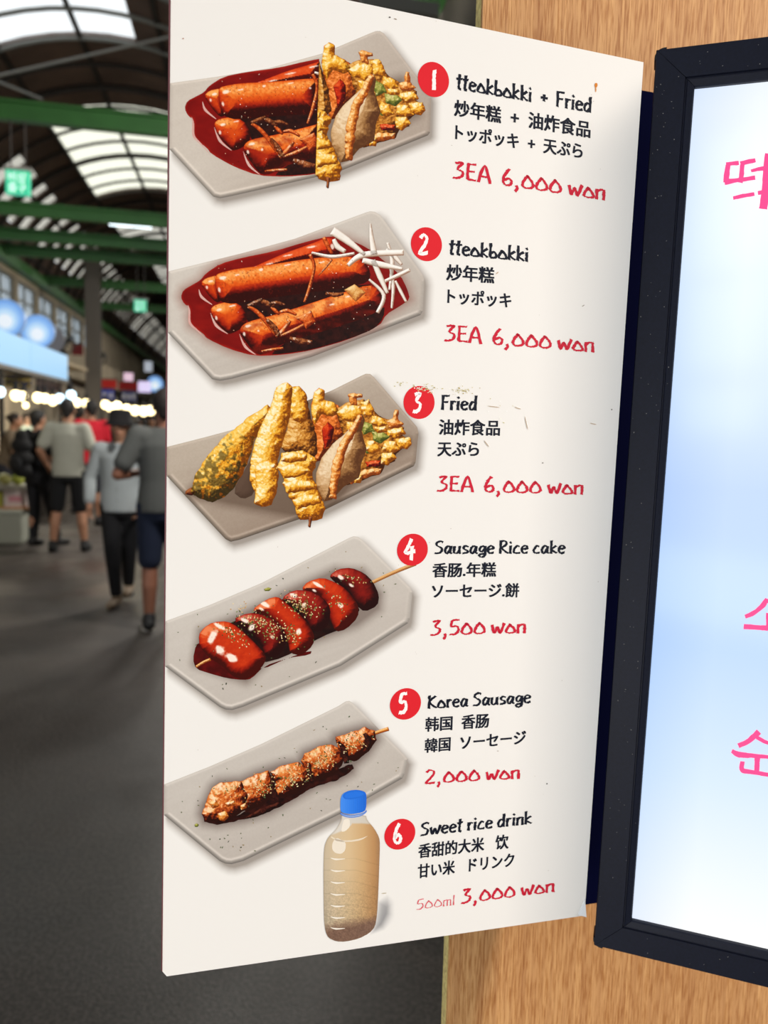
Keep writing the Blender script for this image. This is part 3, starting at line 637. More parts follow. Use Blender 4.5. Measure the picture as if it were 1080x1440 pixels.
for pts, rp, lay, sd, bi in (
        ([(655, 188), (690, 162), (740, 157), (790, 178), (822, 210), (846, 262), (840, 302), (790, 326), (758, 300), (728, 256), (672, 208)], R_SAUS, 5, 1, -.08),
        ([(550, 238), (574, 210), (630, 194), (682, 214), (722, 240), (768, 300), (766, 346), (720, 392), (680, 402), (655, 342), (630, 282), (572, 252)], R_CAKE, 6, 2, -.05),
        ([(474, 272), (520, 242), (580, 244), (632, 270), (662, 310), (656, 372), (620, 402), (588, 396), (560, 352), (498, 302)], R_SAUS, 7, 3, .0),
        ([(360, 318), (420, 276), (460, 266), (492, 290), (562, 350), (600, 410), (596, 452), (550, 492), (508, 482), (500, 440), (468, 390), (398, 332)], R_CAKE, 8, 4, .0),
        ([(286, 354), (350, 328), (402, 334), (452, 360), (492, 400), (490, 462), (450, 502), (412, 492), (398, 450), (348, 402)], R_SAUS, 9, 5, .0),
        ([(160, 412), (180, 385), (214, 364), (270, 360), (312, 384), (362, 430), (416, 488), (412, 520), (372, 566), (330, 584), (288, 570), (250, 530), (200, 500), (164, 458)], R_CAKE, 10, 6, .03)):
    hl4 = {1: [(700, 195, 14, 10), (740, 225, 12, 6)], 2: [(612, 222, 30, 7), (600, 245, 10, 5), (700, 300, 14, 10)], 3: [(520, 262, 16, 8), (560, 300, 8, 12)], 4: [(410, 296, 26, 9), (400, 315, 12, 6), (540, 400, 12, 14)], 5: [(335, 358, 20, 9), (360, 385, 12, 16), (440, 420, 10, 8)], 6: [(212, 420, 14, 34), (240, 470, 22, 18), (285, 500, 26, 18), (240, 380, 26, 8)]}[sd]
    patch('skewer_bite_print', smooth_poly(c4(pts), 1), dome(rp, 19, bump=.07, bs=9, grain=.07, gs=5, gain=1.3, bias=bi - .1, down=.15, seed=sd * 11, hl=[(*c4([(x, y)])[0], a / 2.7, b / 2.7, .5, .95) for x, y, a, b in hl4]), lay, d4)
scatter(d4, [(*c4([(400, 372)])[0], 36, 16, .45, 1.3), (*c4([(550, 300)])[0], 28, 16, .4, 1.0), (*c4([(290, 410)])[0], 26, 10, .5, .5), (*c4([(510, 410)])[0], 20, 12, .8, .5), (*c4([(690, 290)])[0], 18, 10, .6, .25), (*c4([(750, 205)])[0], 18, 8, .4, .2)], 75, 62, loose_on(D4_PLATE, 50, 2), 3)
patch('leaf_print', c4([(408, 238), (424, 232), (438, 236), (428, 246), (412, 246)]), dome(R_GREEN, 2), 13, d4)

d5 = group_part('dish_picture'); d5['label'] = 'picture of one long sesame meat skewer'
c5 = lambda p: C(220, 970, p)
D5_PLATE = c5([(22, 362), (200, 292), (400, 205), (690, 62), (718, 44), (732, 42), (746, 50), (945, 250), (955, 264), (942, 320), (934, 336), (700, 470), (330, 650), (285, 662), (262, 660), (240, 650), (22, 470)])
B5 = c5([(172, 472), (176, 445), (190, 420), (215, 370), (240, 352), (320, 345), (380, 318), (420, 305), (480, 284), (540, 275), (562, 240), (620, 215), (660, 204), (682, 175), (740, 158), (790, 144), (830, 153), (836, 190), (800, 240), (752, 282), (740, 312), (690, 340), (600, 366), (490, 430), (430, 462), (330, 492), (230, 508), (182, 500)])
plate_print(d5, D5_PLATE, 5, (206, 199, 190), (166, 154, 144), (.25, .45, -.1), B5, (92, 76, 70))
patch('skewer_print', c5(ribbon([(810, 172), (850, 158), (882, 148)], [13, 14, 16])), dome(R_CRISP, 3), 4, d5)
patch('sauce_print', rough_poly(c5([(180, 480), (300, 480), (420, 420), (600, 340), (745, 280), (752, 300), (690, 342), (600, 368), (490, 432), (430, 464), (330, 494), (230, 510), (180, 502)]), 2, 8), lambda X, Y, D, ox, oy: R_DARK(np.clip(.3 + fbm(X / 6, Y / 4, 3), 0, 1)), 4, d5)
for pts, sd in (([(680, 178), (740, 158), (792, 143), (832, 154), (836, 190), (800, 240), (750, 275), (706, 260), (690, 220)], 1), ([(545, 272), (562, 240), (620, 214), (664, 205), (700, 225), (712, 262), (690, 310), (640, 340), (598, 345), (575, 320)], 2), ([(430, 312), (480, 284), (540, 275), (575, 300), (588, 340), (560, 375), (490, 412), (455, 405), (450, 350)], 3), ([(320, 348), (380, 318), (425, 306), (448, 340), (450, 400), (400, 440), (340, 462), (300, 440), (310, 390)], 4), ([(172, 472), (190, 420), (215, 370), (240, 352), (322, 346), (345, 400), (342, 450), (300, 480), (240, 500), (185, 498)], 5)):
    patch('skewer_bite_print', rough_poly(c5(pts), 2.2, 8, sd), dome(R_MEAT, 18, bump=.5, bs=6, grain=.2, gs=3.5, gain=1.1, bias=-.06 + .1 * (sd == 5), down=.2, seed=sd * 13 + 50, gloss=.5), 5 + sd, d5)
for pts, w in (([(436, 325), (440, 360), (448, 400), (470, 425)], [8, 22, 26, 10]), ([(580, 275), (585, 320), (592, 350)], [6, 16, 12]), ([(690, 195), (712, 230), (722, 280)], [8, 24, 20]), ([(790, 165), (804, 190), (800, 225)], [14, 24, 12]), ([(330, 490), (400, 462), (470, 430)], [6, 26, 10])):
    patch('dark_gap_print', rough_poly(c5(ribbon(pts, w)), 1.2, 6, 4), dome(R_DARK, 5, bump=.8, bs=4, grain=.3, bias=-.1, seed=3), 11, d5)  # shade in the meat's gaps and underside, drawn into the print
for pts in ([(232, 470), (260, 460), (278, 480), (258, 498), (236, 492)], [(200, 430), (226, 415), (238, 440), (214, 452)], [(262, 430), (296, 420), (300, 436), (272, 446)], [(318, 440), (338, 430), (342, 448), (322, 456)]):
    patch('skewer_bite_print', rough_poly(c5(pts), 1.4, 6, 8), dome(R_CRISP, 6, bump=.6, bs=4, gain=1.1, bias=.05, gloss=.7, seed=9), 11, d5)
scatter(d5, [(*c5([(390, 375)])[0], 26, 14, -.4, .8), (*c5([(515, 340)])[0], 26, 14, -.4, 1.2), (*c5([(630, 265)])[0], 28, 14, -.4, 1.3), (*c5([(745, 205)])[0], 20, 14, -.4, .8), (*c5([(280, 380)])[0], 18, 12, -.3, .3)], 66, 16, loose_on(D5_PLATE, 80, 4), 6)
patch('leaf_print', c5([(144, 512), (152, 506), (162, 512), (156, 521), (146, 520)]), dome(R_GREEN, 2), 13, d5)

# ---- the bottled drink
d6 = group_part('bottle_picture'); d6['label'] = 'picture of rice drink bottle with blue cap'
c6 = lambda p: C(430, 1090, p, 5.4)
sh6 = c6([(540, 960), (620, 900), (700, 960), (700, 1080), (600, 1180), (480, 1220), (520, 1100)])
patch('shadow_print', sh6, lambda X, Y, D, ox, oy: (lambda a: PAPER * (1 - a) + np.array([70, 70, 76.]) * a)((np.clip(D / 15, 0, 1) ** 1.1 * np.clip(1 - (X - 530) / 26, 0, 1) * .95)[:, None]), 3, d6, 1.2)
def shell(X, Y, D, ox, oy):
    u = np.clip((X - 455) / 79, 0, 1); y = (Y - 1090) * 5.4; x = (X - 430) * 5.4
    surf = 372 + 118 * np.exp(-((x - 330) / 95.) ** 2) * 0 + np.where(x < 350, 95 * np.clip((350 - x) / 180, 0, 1) ** .6, 10 * np.clip((x - 430) / 120, 0, 1))
    body = ramp([(0, (198, 182, 156)), (.2, (214, 192, 158)), (.45, (218, 190, 148)), (.7, (208, 170, 122)), (.9, (188, 142, 94)), (1, (164, 124, 88))])(u + .02 * fbm(X / 2, Y / 2, 1))
    sed = np.clip((y - 1085 - (x < 999) * 0 + (x - 330) * .18 + 40 * fbm(X / 3, Y / 3, 4)) / 70, 0, 1)[:, None]
    body = body * (1 - sed) + np.array([138, 106, 88]) * sed
    gr = np.clip((y - 700) / 400, 0, 1)[:, None]; body = body * (1 - .10 * gr * (1 + 2.2 * fbm(X / 1.3, Y / 1.3, 6, 1)[:, None]))
    clear = np.clip((surf - y) / 12, 0, 1)[:, None]
    top = np.stack([226 - 22 * u, 220 - 24 * u, 210 - 28 * u], -1)
    c = body * (1 - clear) + top * clear
    rim = np.clip(1 - D / 2.2, 0, 1)[:, None] * .28
    ridge = (np.abs(((y - 633 - (x - 330) * .0 + np.where(x > 380, -(x - 380) * .28, 0)) / 88.) % 1 - .5) > .455) & (y > 590) & (y < 1190)
    c = c * (1 - .05 * ridge[:, None])
    return c * (1 - rim) + np.array([150, 122, 92]) * rim
body6 = smooth_poly(c6([(272, 300), (270, 340), (232, 408), (170, 470), (147, 520), (138, 570), (134, 700), (136, 1000), (140, 1120), (150, 1190), (172, 1235), (230, 1262), (300, 1264), (400, 1242), (482, 1200), (526, 1150), (541, 1060), (550, 900), (557, 700), (563, 520), (556, 470), (520, 405), (465, 340), (455, 300)]), 1)
patch('bottle_print', body6, shell, 18, d6, .8)
wh = lambda k: (lambda X, Y, D, ox, oy: np.broadcast_to(np.array([248, 243, 234.]) * k + np.array([212, 186, 146.]) * (1 - k), (len(X), 3)))
for pts, k in (([(215, 490), (238, 475), (268, 490), (305, 510), (300, 570), (270, 598), (225, 592), (200, 565), (200, 520)], .72), ([(290, 335), (332, 330), (336, 390), (300, 425), (268, 430), (278, 370)], .8), ([(190, 460), (240, 490), (330, 496), (420, 480), (480, 455), (420, 494), (330, 508), (240, 502), (190, 474)], .55)):
    patch('gloss_print', smooth_poly(c6(pts), 1), wh(k), 19, d6, .8)
for y in (632, 722, 812, 902, 990, 1078, 1160):
    patch('gloss_print', c6(ribbon([(188, y - 4), (230, y + 6), (298, y + 2)], [3, 13, 3])), wh(.85), 19, d6, .6)
patch('ring_print', smooth_poly(c6([(262, 280), (262, 298), (300, 318), (350, 325), (420, 312), (462, 282), (462, 262), (440, 285), (350, 305), (290, 296)]), 1), lambda X, Y, D, ox, oy: ramp([(0, (60, 110, 210)), (1, (190, 205, 225))])(np.clip(D / 2.2, 0, 1)), 19, d6, .6)
R_CAP = ramp([(0, (24, 84, 190)), (.5, (44, 122, 232)), (1, (92, 158, 248))])
patch('cap_print', smooth_poly(c6([(262, 185), (278, 140), (330, 115), (395, 110), (448, 124), (461, 150), (458, 262), (425, 284), (345, 296), (285, 288), (262, 272)]), 1), lambda X, Y, D, ox, oy: R_CAP(np.clip(.78 - .5 * (X - 480) / 34 + .12 * np.sin(X * 4), 0, 1)), 20, d6, .7)
patch('cap_print', smooth_poly(c6([(278, 152), (310, 124), (370, 112), (430, 118), (452, 136), (440, 158), (400, 174), (340, 184), (290, 180)]), 2), lambda X, Y, D, ox, oy: R_CAP(np.clip(.35 + .1 * (D > 2), 0, 1)), 21, d6, .7)

# ---- numbers and lines of writing
for ch, cx, cy, r, (gx, gy, gh, gs) in (('1', 609.5, 112, 24.6, (607.5, 126.5, 28, 1)), ('2', 599.7, 343.6, 23.8, (589, 358, 29, .85)), ('3', 589.3, 566, 23.2, (581, 580, 28, .8)), ('4', 580, 773, 22.4, (569, 788, 29, .85)), ('5', 570.2, 989.8, 22.0, (561, 1003.5, 28, .82)), ('6', 562.3, 1173, 21.4, (553.5, 1187, 28, .8))):
    c0 = bpt(cx, cy); rr = np.linalg.norm(bpt(cx, cy + r) - c0)
    bd = group_part('number_badge')
    k = 48; pts = np.array([c0] + [c0 + rr * (math.cos(2 * math.pi * i / k) * B_R + math.sin(2 * math.pi * i / k) * ZUP) for i in range(k)]) + 15 * LAYER * B_N
    ink_mesh('disc', pts, np.array([(0, 1 + i, 1 + (i + 1) % k) for i in range(k)]), np.tile(np.array(RED, float), (k + 1, 1)), bd)
    polys, adv = brush(ch, .2, 5)
    f = line_map(gx, gy, gx + gh * gs * adv * .92, gy + (0.2 if cy < 600 else -1.2), adv, gh)
    strips_mesh('numeral', polys, f, (252, 246, 244), 16, bd)
BTH, PTH = .165, .14
for i, (txt, *a) in enumerate((('tteokbokki  +  Fried', 641, 124.8, 832, 158.5, 21.5), ('tteokbokki', 630.5, 357.3, 742.5, 368, 20.8), ('Fried', 619.8, 576, 671, 577, 20.2), ('Sausage Rice cake', 610.5, 778.8, 795.5, 778.2, 18.2), ('Korea Sausage', 600.8, 996.6, 747, 988.2, 18.4), ('Sweet rice drink', 590.8, 1175.4, 748.5, 1158, 18.2))):
    under(brush_line('heading', txt, *a, BTH, BLK, None, 11 + i))
for txt, *a in (('炒年糕  +  油炸食品', 639, 163, 829.5, 194.3, 24.6), ('炒年糕', 628, 394, 694.4, 398.8, 24), ('油炸食品', 617.5, 611.4, 702.3, 612.8, 23.2), ('香肠.年糕', 608.3, 812, 697, 811, 21.6), ('韩国  香肠', 598.2, 1029, 687, 1023, 21.4), ('香甜的大米   饮', 588.4, 1207, 714.5, 1193, 21.4)):
    under(type_line('chinese_line', txt, *a, BLK, None))
for txt, *a in (('トッポッキ  +  天ぷら', 640.5, 196.6, 818.5, 223.6, 23.2), ('トッポッキ', 629.4, 427, 718.2, 433.4, 22.6), ('天ぷら', 615.4, 641.8, 672.8, 642, 22.6), ('ソーセージ.餅', 607.4, 841.3, 729.3, 840, 21.4), ('韓国  ソーセージ', 597.3, 1058.8, 738.8, 1046.4, 21.2), ('甘い米   ドリンク', 587.6, 1235.2, 722.5, 1218.5, 21)):
    under(type_line('japanese_line', txt, *a, BLK, None))
for i, (txt, *a) in enumerate((('3EA  6,000 won', 636, 250.5, 851.5, 281.8, 24.2), ('3EA  6,000 won', 624.3, 479.5, 836, 495.6, 23.2), ('3EA  6,000 won', 613.8, 691, 820.5, 695.6, 22.2), ('3,500 won', 604.8, 894, 740, 890, 21.6), ('2,000 won', 597.3, 1102.6, 731.5, 1094.6, 20.4), ('3,000 won', 647.8, 1271, 780, 1254, 20.4))):
    under(brush_line('price', txt, *a, PTH, PRC, None, 31 + i))
under(brush_line('volume_note', '500ml', 585.6, 1279.6, 639, 1272.4, 14.5, .085, (226, 92, 104), None, 77))
# wear on the printed face
rng = random.Random(9); it = [(838, 120, 2.2, 3.6, .1, (214, 128, 40)), (837.6, 126, .9, 4, 0, (214, 140, 60)), (548, 24.5, 1.4, 1, .3, (70, 62, 56)), (556, 27, 2.4, .7, .3, (150, 130, 110)), (257.5, 54.5, 1.2, .9, 0, (176, 120, 90)), (769, 1102, 1.0, 1.0, 0, (60, 54, 50)), (763, 651, 1.2, .9, 0, (120, 110, 100)), (540, 1256, 4, .7, -.1, (190, 176, 150)), (699, 384, 2.6, .8, -.7, (206, 178, 150)), (820, 430, 2.4, .7, -.6, (170, 160, 150)), (860, 576, 1, 1, 0, (90, 80, 74)), (700, 1056, 1, .6, 0, (170, 160, 150))]
for cx, cy, sx, sy, n in ((597, 546, 16, 6, 60), (648, 549, 15, 6, 55), (562, 540, 10, 4, 12), (700, 575, 25, 20, 10)):
    for _ in range(n): it.append((rng.gauss(cx, sx * .5), rng.gauss(cy, sy * .5), rng.uniform(.5, 1.9), rng.uniform(.4, .9), rng.uniform(-.5, .5), rng.choice([(206, 196, 140), (250, 248, 238), (186, 170, 110), (224, 214, 180), (252, 250, 246)])))
for x, y, l, w in ((694, 572, 9, .12), (740, 595, 10, 1.35), (684, 624, 6, .9), (728, 574, 5, .3), (834, 596, 5, .2)): it += [(x, y, l, .9, w, (198, 178, 156)), (x + .8, y - 1, l, .6, w, (252, 250, 246))]
for _ in range(60): it.append((rng.uniform(260, 860), rng.uniform(20, 1270), rng.uniform(.3, .7), rng.uniform(.3, .5), 0, (176, 164, 150)))
w_ = specks('scuffs', it, 20, None); under(w_)
# ------------------------------------------------------------------ wood panel, dark backing, lit sign
WOOD = bpy.data.materials.new('wood_laminate'); WOOD.use_nodes = True
_n = WOOD.node_tree; _b = _n.nodes['Principled BSDF']; _b.inputs['Roughness'].default_value = .45; _b.inputs['Specular IOR Level'].default_value = .3
tc = _n.nodes.new('ShaderNodeTexCoord'); mp = _n.nodes.new('ShaderNodeMapping'); mp.inputs['Scale'].default_value = (240, 240, 5); _n.links.new(tc.outputs['Object'], mp.inputs['Vector'])
n1 = _n.nodes.new('ShaderNodeTexNoise'); n1.inputs['Scale'].default_value = 1.0; n1.inputs['Detail'].default_value = 6; n1.inputs['Distortion'].default_value = .5; _n.links.new(mp.outputs[0], n1.inputs['Vector'])
mp2 = _n.nodes.new('ShaderNodeMapping'); mp2.inputs['Scale'].default_value = (700, 700, 45); _n.links.new(tc.outputs['Object'], mp2.inputs['Vector'])
n2 = _n.nodes.new('ShaderNodeTexNoise'); n2.inputs['Scale'].default_value = 1.0; n2.inputs['Detail'].default_value = 3; _n.links.new(mp2.outputs[0], n2.inputs['Vector'])
r1 = _n.nodes.new('ShaderNodeValToRGB'); r1.color_ramp.elements[0].position = .3; r1.color_ramp.elements[0].color = L4((188, 136, 88)); r1.color_ramp.elements[1].position = .7; r1.color_ramp.elements[1].color = L4((218, 168, 112))
_n.links.new(n1.outputs['Fac'], r1.inputs['Fac'])
r2 = _n.nodes.new('ShaderNodeValToRGB'); r2.color_ramp.elements[0].position = .36; r2.color_ramp.elements[0].color = L4((206, 180, 150)); r2.color_ramp.elements[1].position = .56; r2.color_ramp.elements[1].color = (1, 1, 1, 1)
_n.links.new(n2.outputs['Fac'], r2.inputs['Fac'])
mx = _n.nodes.new('ShaderNodeMix'); mx.data_type = 'RGBA'; mx.blend_type = 'MULTIPLY'; mx.inputs[0].default_value = .85
_n.links.new(r1.outputs[0], mx.inputs[6]); _n.links.new(r2.outputs[0], mx.inputs[7]); _n.links.new(mx.outputs[2], _b.inputs['Base Color'])

BOX = np.stack([B_R, -B_N, ZUP], 1)                   # columns: along the board, away from the viewer, up
W_OFF = 0.085
wp = B_P - W_OFF * B_N
wl = on_plane(np.array(645.), np.array(720.), wp, B_N); a0 = (wl - wp) @ B_R + .0235     # left edge of the panel
wood = empty('wood_panel', tuple(wp + B_R * a0 - ZUP * wp[2])); label(wood, 'tall light wood laminate panel behind the menu board and lit sign', 'panel')
def in_wood(o): keep_place(o, wood); return o
def slab(name, p, a_0, a_1, z0, z1, off0, off1, m, bevel=0.0):
    """box on a plane parallel to the menu board"""
    c = p + B_R * (a_0 + a_1) / 2 - B_N * (off0 + off1) / 2; c = np.array([c[0], c[1], (z0 + z1) / 2])
    return MB().box(c, (a_1 - a_0, off1 - off0, z1 - z0), BOX).obj(name, m, None, bevel=bevel)
in_wood(slab('laminate_face', wp, a0 + .0004, a0 + 1.3, 0, 2.7, 0, .003, WOOD))
in_wood(slab('chipboard_core', wp, a0, a0 + 1.3, 0, 2.7, .0031, .014, mat('chipboard', (226, 178, 116), rough=.9, noise=(240, .35), bump=.9)))

wood.matrix_world = Matrix.Translation(wood.location) @ Matrix.Rotation(.0125, 4, Vector(B_N))      # hangs a touch out of true
NAVY = mat('navy_panel', (6, 9, 40), rough=.9, spec=.02)
bk = empty('backing_panel', tuple(B_P - .05 * B_N)); label(bk, 'dark navy backing panel showing between the menu board and the lit sign', 'panel')
bp0 = B_P - .05 * B_N
def zrow(x, y): return float(on_plane(np.array(float(x)), np.array(float(y)), bp0, B_N)[2])
o = slab('sheet', bp0, .02, .395, zrow(835, 1270.5), zrow(897, 126), 0, .012, NAVY); keep_place(o, bk)
for zz in (1.3, 1.6):
    o = slab('spacer', bp0, .2, .24, zz, zz + .04, .0121, .0349, mat('black_plastic', (22, 23, 27), rough=.5)); keep_place(o, bk)

# lit sign: mitred black frame, white diffuser, pink hangul
FR = mat('black_frame', (20, 24, 40), rough=.5, spec=.28, noise=(420, .25))
sign = empty('lit_sign', tuple(L_P)); label(sign, 'white backlit menu sign in a black metal frame with pink writing', 'sign')
def in_sign(o): keep_place(o, sign); return o
L_W, FW, FD = 0.62, 0.0295, 0.018
def lp(a, b, c): return L_P + a * L_R + b * ZUP + c * L_N           # c towards the viewer
def bar(p, q, inn, name='frame_bar'):
    """one mitred frame member along p->q; profile across: outer lip, flat face, groove, inner lip"""
    p, q, inn = np.array(p, float), np.array(q, float), np.array(inn, float)
    L = np.linalg.norm(q - p); t = (q - p) / L
    prof = [(0, -FD), (0, -.0012), (.0006, 0), (.0222, 0), (.0228, -.0014), (.0236, -.0014), (.0242, -.0004), (FW - .0008, -.0016), (FW, -.003), (FW, -FD)]
    g = .00025; A, Bq = [], []
    for w, c in prof:
        u = p + t * (w + g) + inn * w; v = q - t * (w + g) + inn * w
        A.append(lp(u[0], u[1], c)); Bq.append(lp(v[0], v[1], c))
    n = len(prof)
    return in_sign(MB().add(A + Bq, [tuple(range(n))[::-1], tuple(range(n, 2 * n))] + [(i, (i + 1) % n, n + (i + 1) % n, n + i) for i in range(n)]).obj(name, FR))
bar((0, 0), (0, L_H), (1, 0)); bar((0, L_H), (L_W, L_H), (0, -1)); bar((L_W, L_H), (L_W, 0), (-1, 0)); bar((L_W, 0), (0, 0), (0, 1))
for (ca, cb, sa, sb) in ((0, 0, 1, 1), (0, L_H, 1, -1), (L_W, 0, -1, 1), (L_W, L_H, -1, -1)):
    k = [(ca - sa * .0009 + sa * .0068 * (1 - math.cos(w)), cb - sb * .0009 + sb * .0068 * (1 - math.sin(w))) for w in np.linspace(0, math.pi / 2, 7)]
    poly = k + [(ca + sa * .0075, cb - sb * .0009), (ca + sa * .0075, cb + sb * .0075), (ca - sa * .0009, cb + sb * .0075)]
    in_sign(MB().prism(poly, FD * .93, lp(0, 0, -FD * .95), L_R, ZUP, L_N).obj('corner_cap', mat('cap_plastic', (26, 27, 32), rough=.35)))
in_sign(MB().box(lp(L_W / 2, L_H / 2, -FD - .008), (L_W - .03, .0158, L_H - .05), np.stack([L_R, -L_N, ZUP], 1)).obj('back_housing', mat('housing_dark', (18, 20, 30), rough=.6)))
DIF = bpy.data.materials.new('backlit_diffuser'); DIF.use_nodes = True
_n = DIF.node_tree; _b = _n.nodes['Principled BSDF']; _b.inputs['Base Color'].default_value = (.06, .06, .065, 1); _b.inputs['Roughness'].default_value = .1; _b.inputs['Specular IOR Level'].default_value = .9
tc = _n.nodes.new('ShaderNodeTexCoord'); sp = _n.nodes.new('ShaderNodeSeparateXYZ'); _n.links.new(tc.outputs['Generated'], sp.inputs[0])
rz = _n.nodes.new('ShaderNodeValToRGB'); e = rz.color_ramp.elements
for i, (p, c) in enumerate(((0, (255, 255, 255)), (.06, (246, 252, 255)), (.2, (220, 238, 255)), (.36, (196, 222, 252)), (.55, (200, 222, 252)), (.66, (222, 238, 255)), (.84, (240, 250, 255)), (.97, (244, 250, 255)), (1, (238, 246, 255)))):
    el = e[i] if i < 2 else e.new(p); el.position = p; el.color = L4(c)
_n.links.new(sp.outputs['Z'], rz.inputs['Fac'])
rx = _n.nodes.new('ShaderNodeValToRGB'); e = rx.color_ramp.elements; e[0].color = L4((226, 236, 255)); e[1].position = .09; e[1].color = (1, 1, 1, 1); _n.links.new(sp.outputs['X'], rx.inputs['Fac'])
mx = _n.nodes.new('ShaderNodeMix'); mx.data_type = 'RGBA'; mx.blend_type = 'MULTIPLY'; mx.inputs[0].default_value = 1
_n.links.new(rz.outputs[0], mx.inputs[6]); _n.links.new(rx.outputs[0], mx.inputs[7]); _n.links.new(mx.outputs[2], _b.inputs['Emission Color']); _b.inputs['Emission Strength'].default_value = 1.0
in_sign(MB().box(lp(L_W / 2, L_H / 2, -.0075), (L_W - 2 * FW + .01, .003, L_H - 2 * FW + .01), np.stack([L_R, -L_N, ZUP], 1)).obj('diffuser', DIF))
PINK = mat('pink_letter', (236, 60, 120), rough=.3, emit=(250, 78, 140), strength=.75)
def on_sign(x, y):
    p0 = L_P - .0056 * L_N; return on_plane(np.asarray(x, float), np.asarray(y, float), p0, L_N)
def hangul(strokes, seed):
    mb = MB()
    for i, (pts, w) in enumerate(strokes):
        q = rough_poly(ribbon(pts, w), .9, 7, seed + i); P = on_sign(q[:, 0], q[:, 1]) + 2e-5 * i * L_N; n = len(P)
        mb.add(list(P - .0002 * L_N) + list(P + .0002 * L_N), [tuple(range(n, 2 * n))] + [(k, (k + 1) % n, n + (k + 1) % n, n + k) for k in range(n)])
    me = mb.mesh(); return in_sign(link('letter', me, PINK))
hangul([([(1024, 232), (1022, 245), (1021, 257)], [7, 8, 8]), ([(1021, 231), (1030, 230), (1039, 229)], 5.5), ([(1019, 256), (1040, 253), (1062, 250)], [8, 6, 6]), ([(1044, 231), (1043, 243), (1041, 257)], [6, 7, 7]), ([(1041, 230), (1052, 227.5), (1062, 225.5)], [6, 5.5, 5]),
        ([(1056, 240.5), (1066, 238), (1077, 236)], [4, 5, 6]), ([(1080, 216), (1079, 240), (1077, 266), (1073, 294)], [8, 12, 11, 12]), ([(1031, 278.5), (1045, 275.5), (1061, 273)], [5, 5.5, 5]), ([(1066, 271.5), (1076, 270), (1082, 269)], 5),
        ([(1098, 214), (1097, 245), (1096, 268)], [9, 11, 10]), ([(1080, 239), (1096, 236)], 6), ([(1082, 269), (1098, 266), (1097, 298)], 6)], 3)
hangul([([(1048, 867), (1060, 862), (1072, 852), (1079, 842)], [5, 6.5, 7, 6]), ([(1079, 843), (1092, 856), (1106, 864)], [6, 6, 5]), ([(1046, 881), (1078, 883), (1112, 884)], [7, 6.5, 6]), ([(1080.5, 862), (1080.5, 882)], 6)], 21)
hangul([([(1038, 1049), (1050, 1044), (1060, 1036), (1067, 1029)], [7, 6.5, 8, 8]), ([(1064, 1037), (1076, 1043), (1088, 1047)], [5, 4.5, 4]), ([(1029, 1056), (1040, 1061), (1060, 1062.5), (1096, 1066)], [5, 8, 6, 5]), ([(1065, 1063), (1064, 1086)], [8, 7]), ([(1044, 1071), (1044, 1083), (1060, 1086), (1096, 1092)], [6, 7, 6, 6])], 41)
rr = random.Random(12); m = MB()                        # dust and nicks on the frame
for _ in range(150):
    k = rr.random(); a, b = (rr.uniform(.001, .0275), rr.uniform(.01, L_H - .01)) if k < .6 else (rr.uniform(.03, .3), rr.uniform(.002, .02) + (0 if k < .8 else L_H - .0225))
    w, h, t = rr.uniform(.0001, .0003), rr.uniform(.0001, .0004), rr.uniform(0, 3.1); q = [(-w, -h), (w, -h), (w, h), (-w, h)]
    q = [(a + u * math.cos(t) - v * math.sin(t), b + u * math.sin(t) + v * math.cos(t)) for u, v in q]
    if .0215 < a < .0255 and k < .6: continue
    m.add([lp(u, v, .00004) for u, v in q] + [lp(u, v, .00009) for u, v in q], [(4, 5, 6, 7), (0, 1, 5, 4), (1, 2, 6, 5), (2, 3, 7, 6), (3, 0, 4, 7)])
o = in_sign(m.obj('dust_specks', mat('dust', (150, 148, 146), rough=.9))); o['kind'] = 'stuff'
# ------------------------------------------------------------------ the market arcade
STY = math.radians(10.7)
S_D = np.array([-math.sin(STY), math.cos(STY), 0]); R_D = np.array([math.cos(STY), math.sin(STY), 0])
def st(l, s, z): return l * R_D + s * S_D + z * ZUP
STM = np.stack([R_D, S_D, ZUP], 1)
def to_st(P): P = np.asarray(P, float); return np.array([P @ R_D, P @ S_D, P[2]])
def sbox(mb, l0, l1, s0, s1, z0, z1): return mb.box(st((l0 + l1) / 2, (s0 + s1) / 2, (z0 + z1) / 2), (abs(l1 - l0), abs(s1 - s0), abs(z1 - z0)), STM)
def at_l(x, y, l):                                     # point on the upright plane a given distance beside the camera
    return to_st(on_plane(np.array(float(x)), np.array(float(y)), l * R_D + CAM * [0, 0, 1], R_D))
def at_s(x, y, s): return to_st(on_plane(np.array(float(x)), np.array(float(y)), s * S_D, S_D))
def ground(x, y): return at_z(float(x), float(y), 0.0)

ASPH = bpy.data.materials.new('worn_asphalt'); ASPH.use_nodes = True
_n = ASPH.node_tree; _b = _n.nodes['Principled BSDF']; tc = _n.nodes.new('ShaderNodeTexCoord')
def _noise(scale, det=4):
    k = _n.nodes.new('ShaderNodeTexNoise'); k.inputs['Scale'].default_value = scale; k.inputs['Detail'].default_value = det; _n.links.new(tc.outputs['Object'], k.inputs['Vector']); return k
def _cr(src, stops):
    k = _n.nodes.new('ShaderNodeValToRGB'); e = k.color_ramp.elements
    for i, (p, c) in enumerate(stops):
        el = e[i] if i < 2 else e.new(p); el.position = p; el.color = L4(c)
    _n.links.new(src, k.inputs['Fac']); return k
c1 = _cr(_noise(1.6).outputs['Fac'], [(.3, (66, 60, 56)), (.7, (86, 79, 74))]); c2 = _cr(_noise(85, 2).outputs['Fac'], [(.42, (170, 168, 166)), (.6, (255, 255, 255)), (.72, (255, 255, 255))])
mx = _n.nodes.new('ShaderNodeMix'); mx.data_type = 'RGBA'; mx.blend_type = 'MULTIPLY'; mx.inputs[0].default_value = 1
_n.links.new(c1.outputs[0], mx.inputs[6]); _n.links.new(c2.outputs[0], mx.inputs[7])
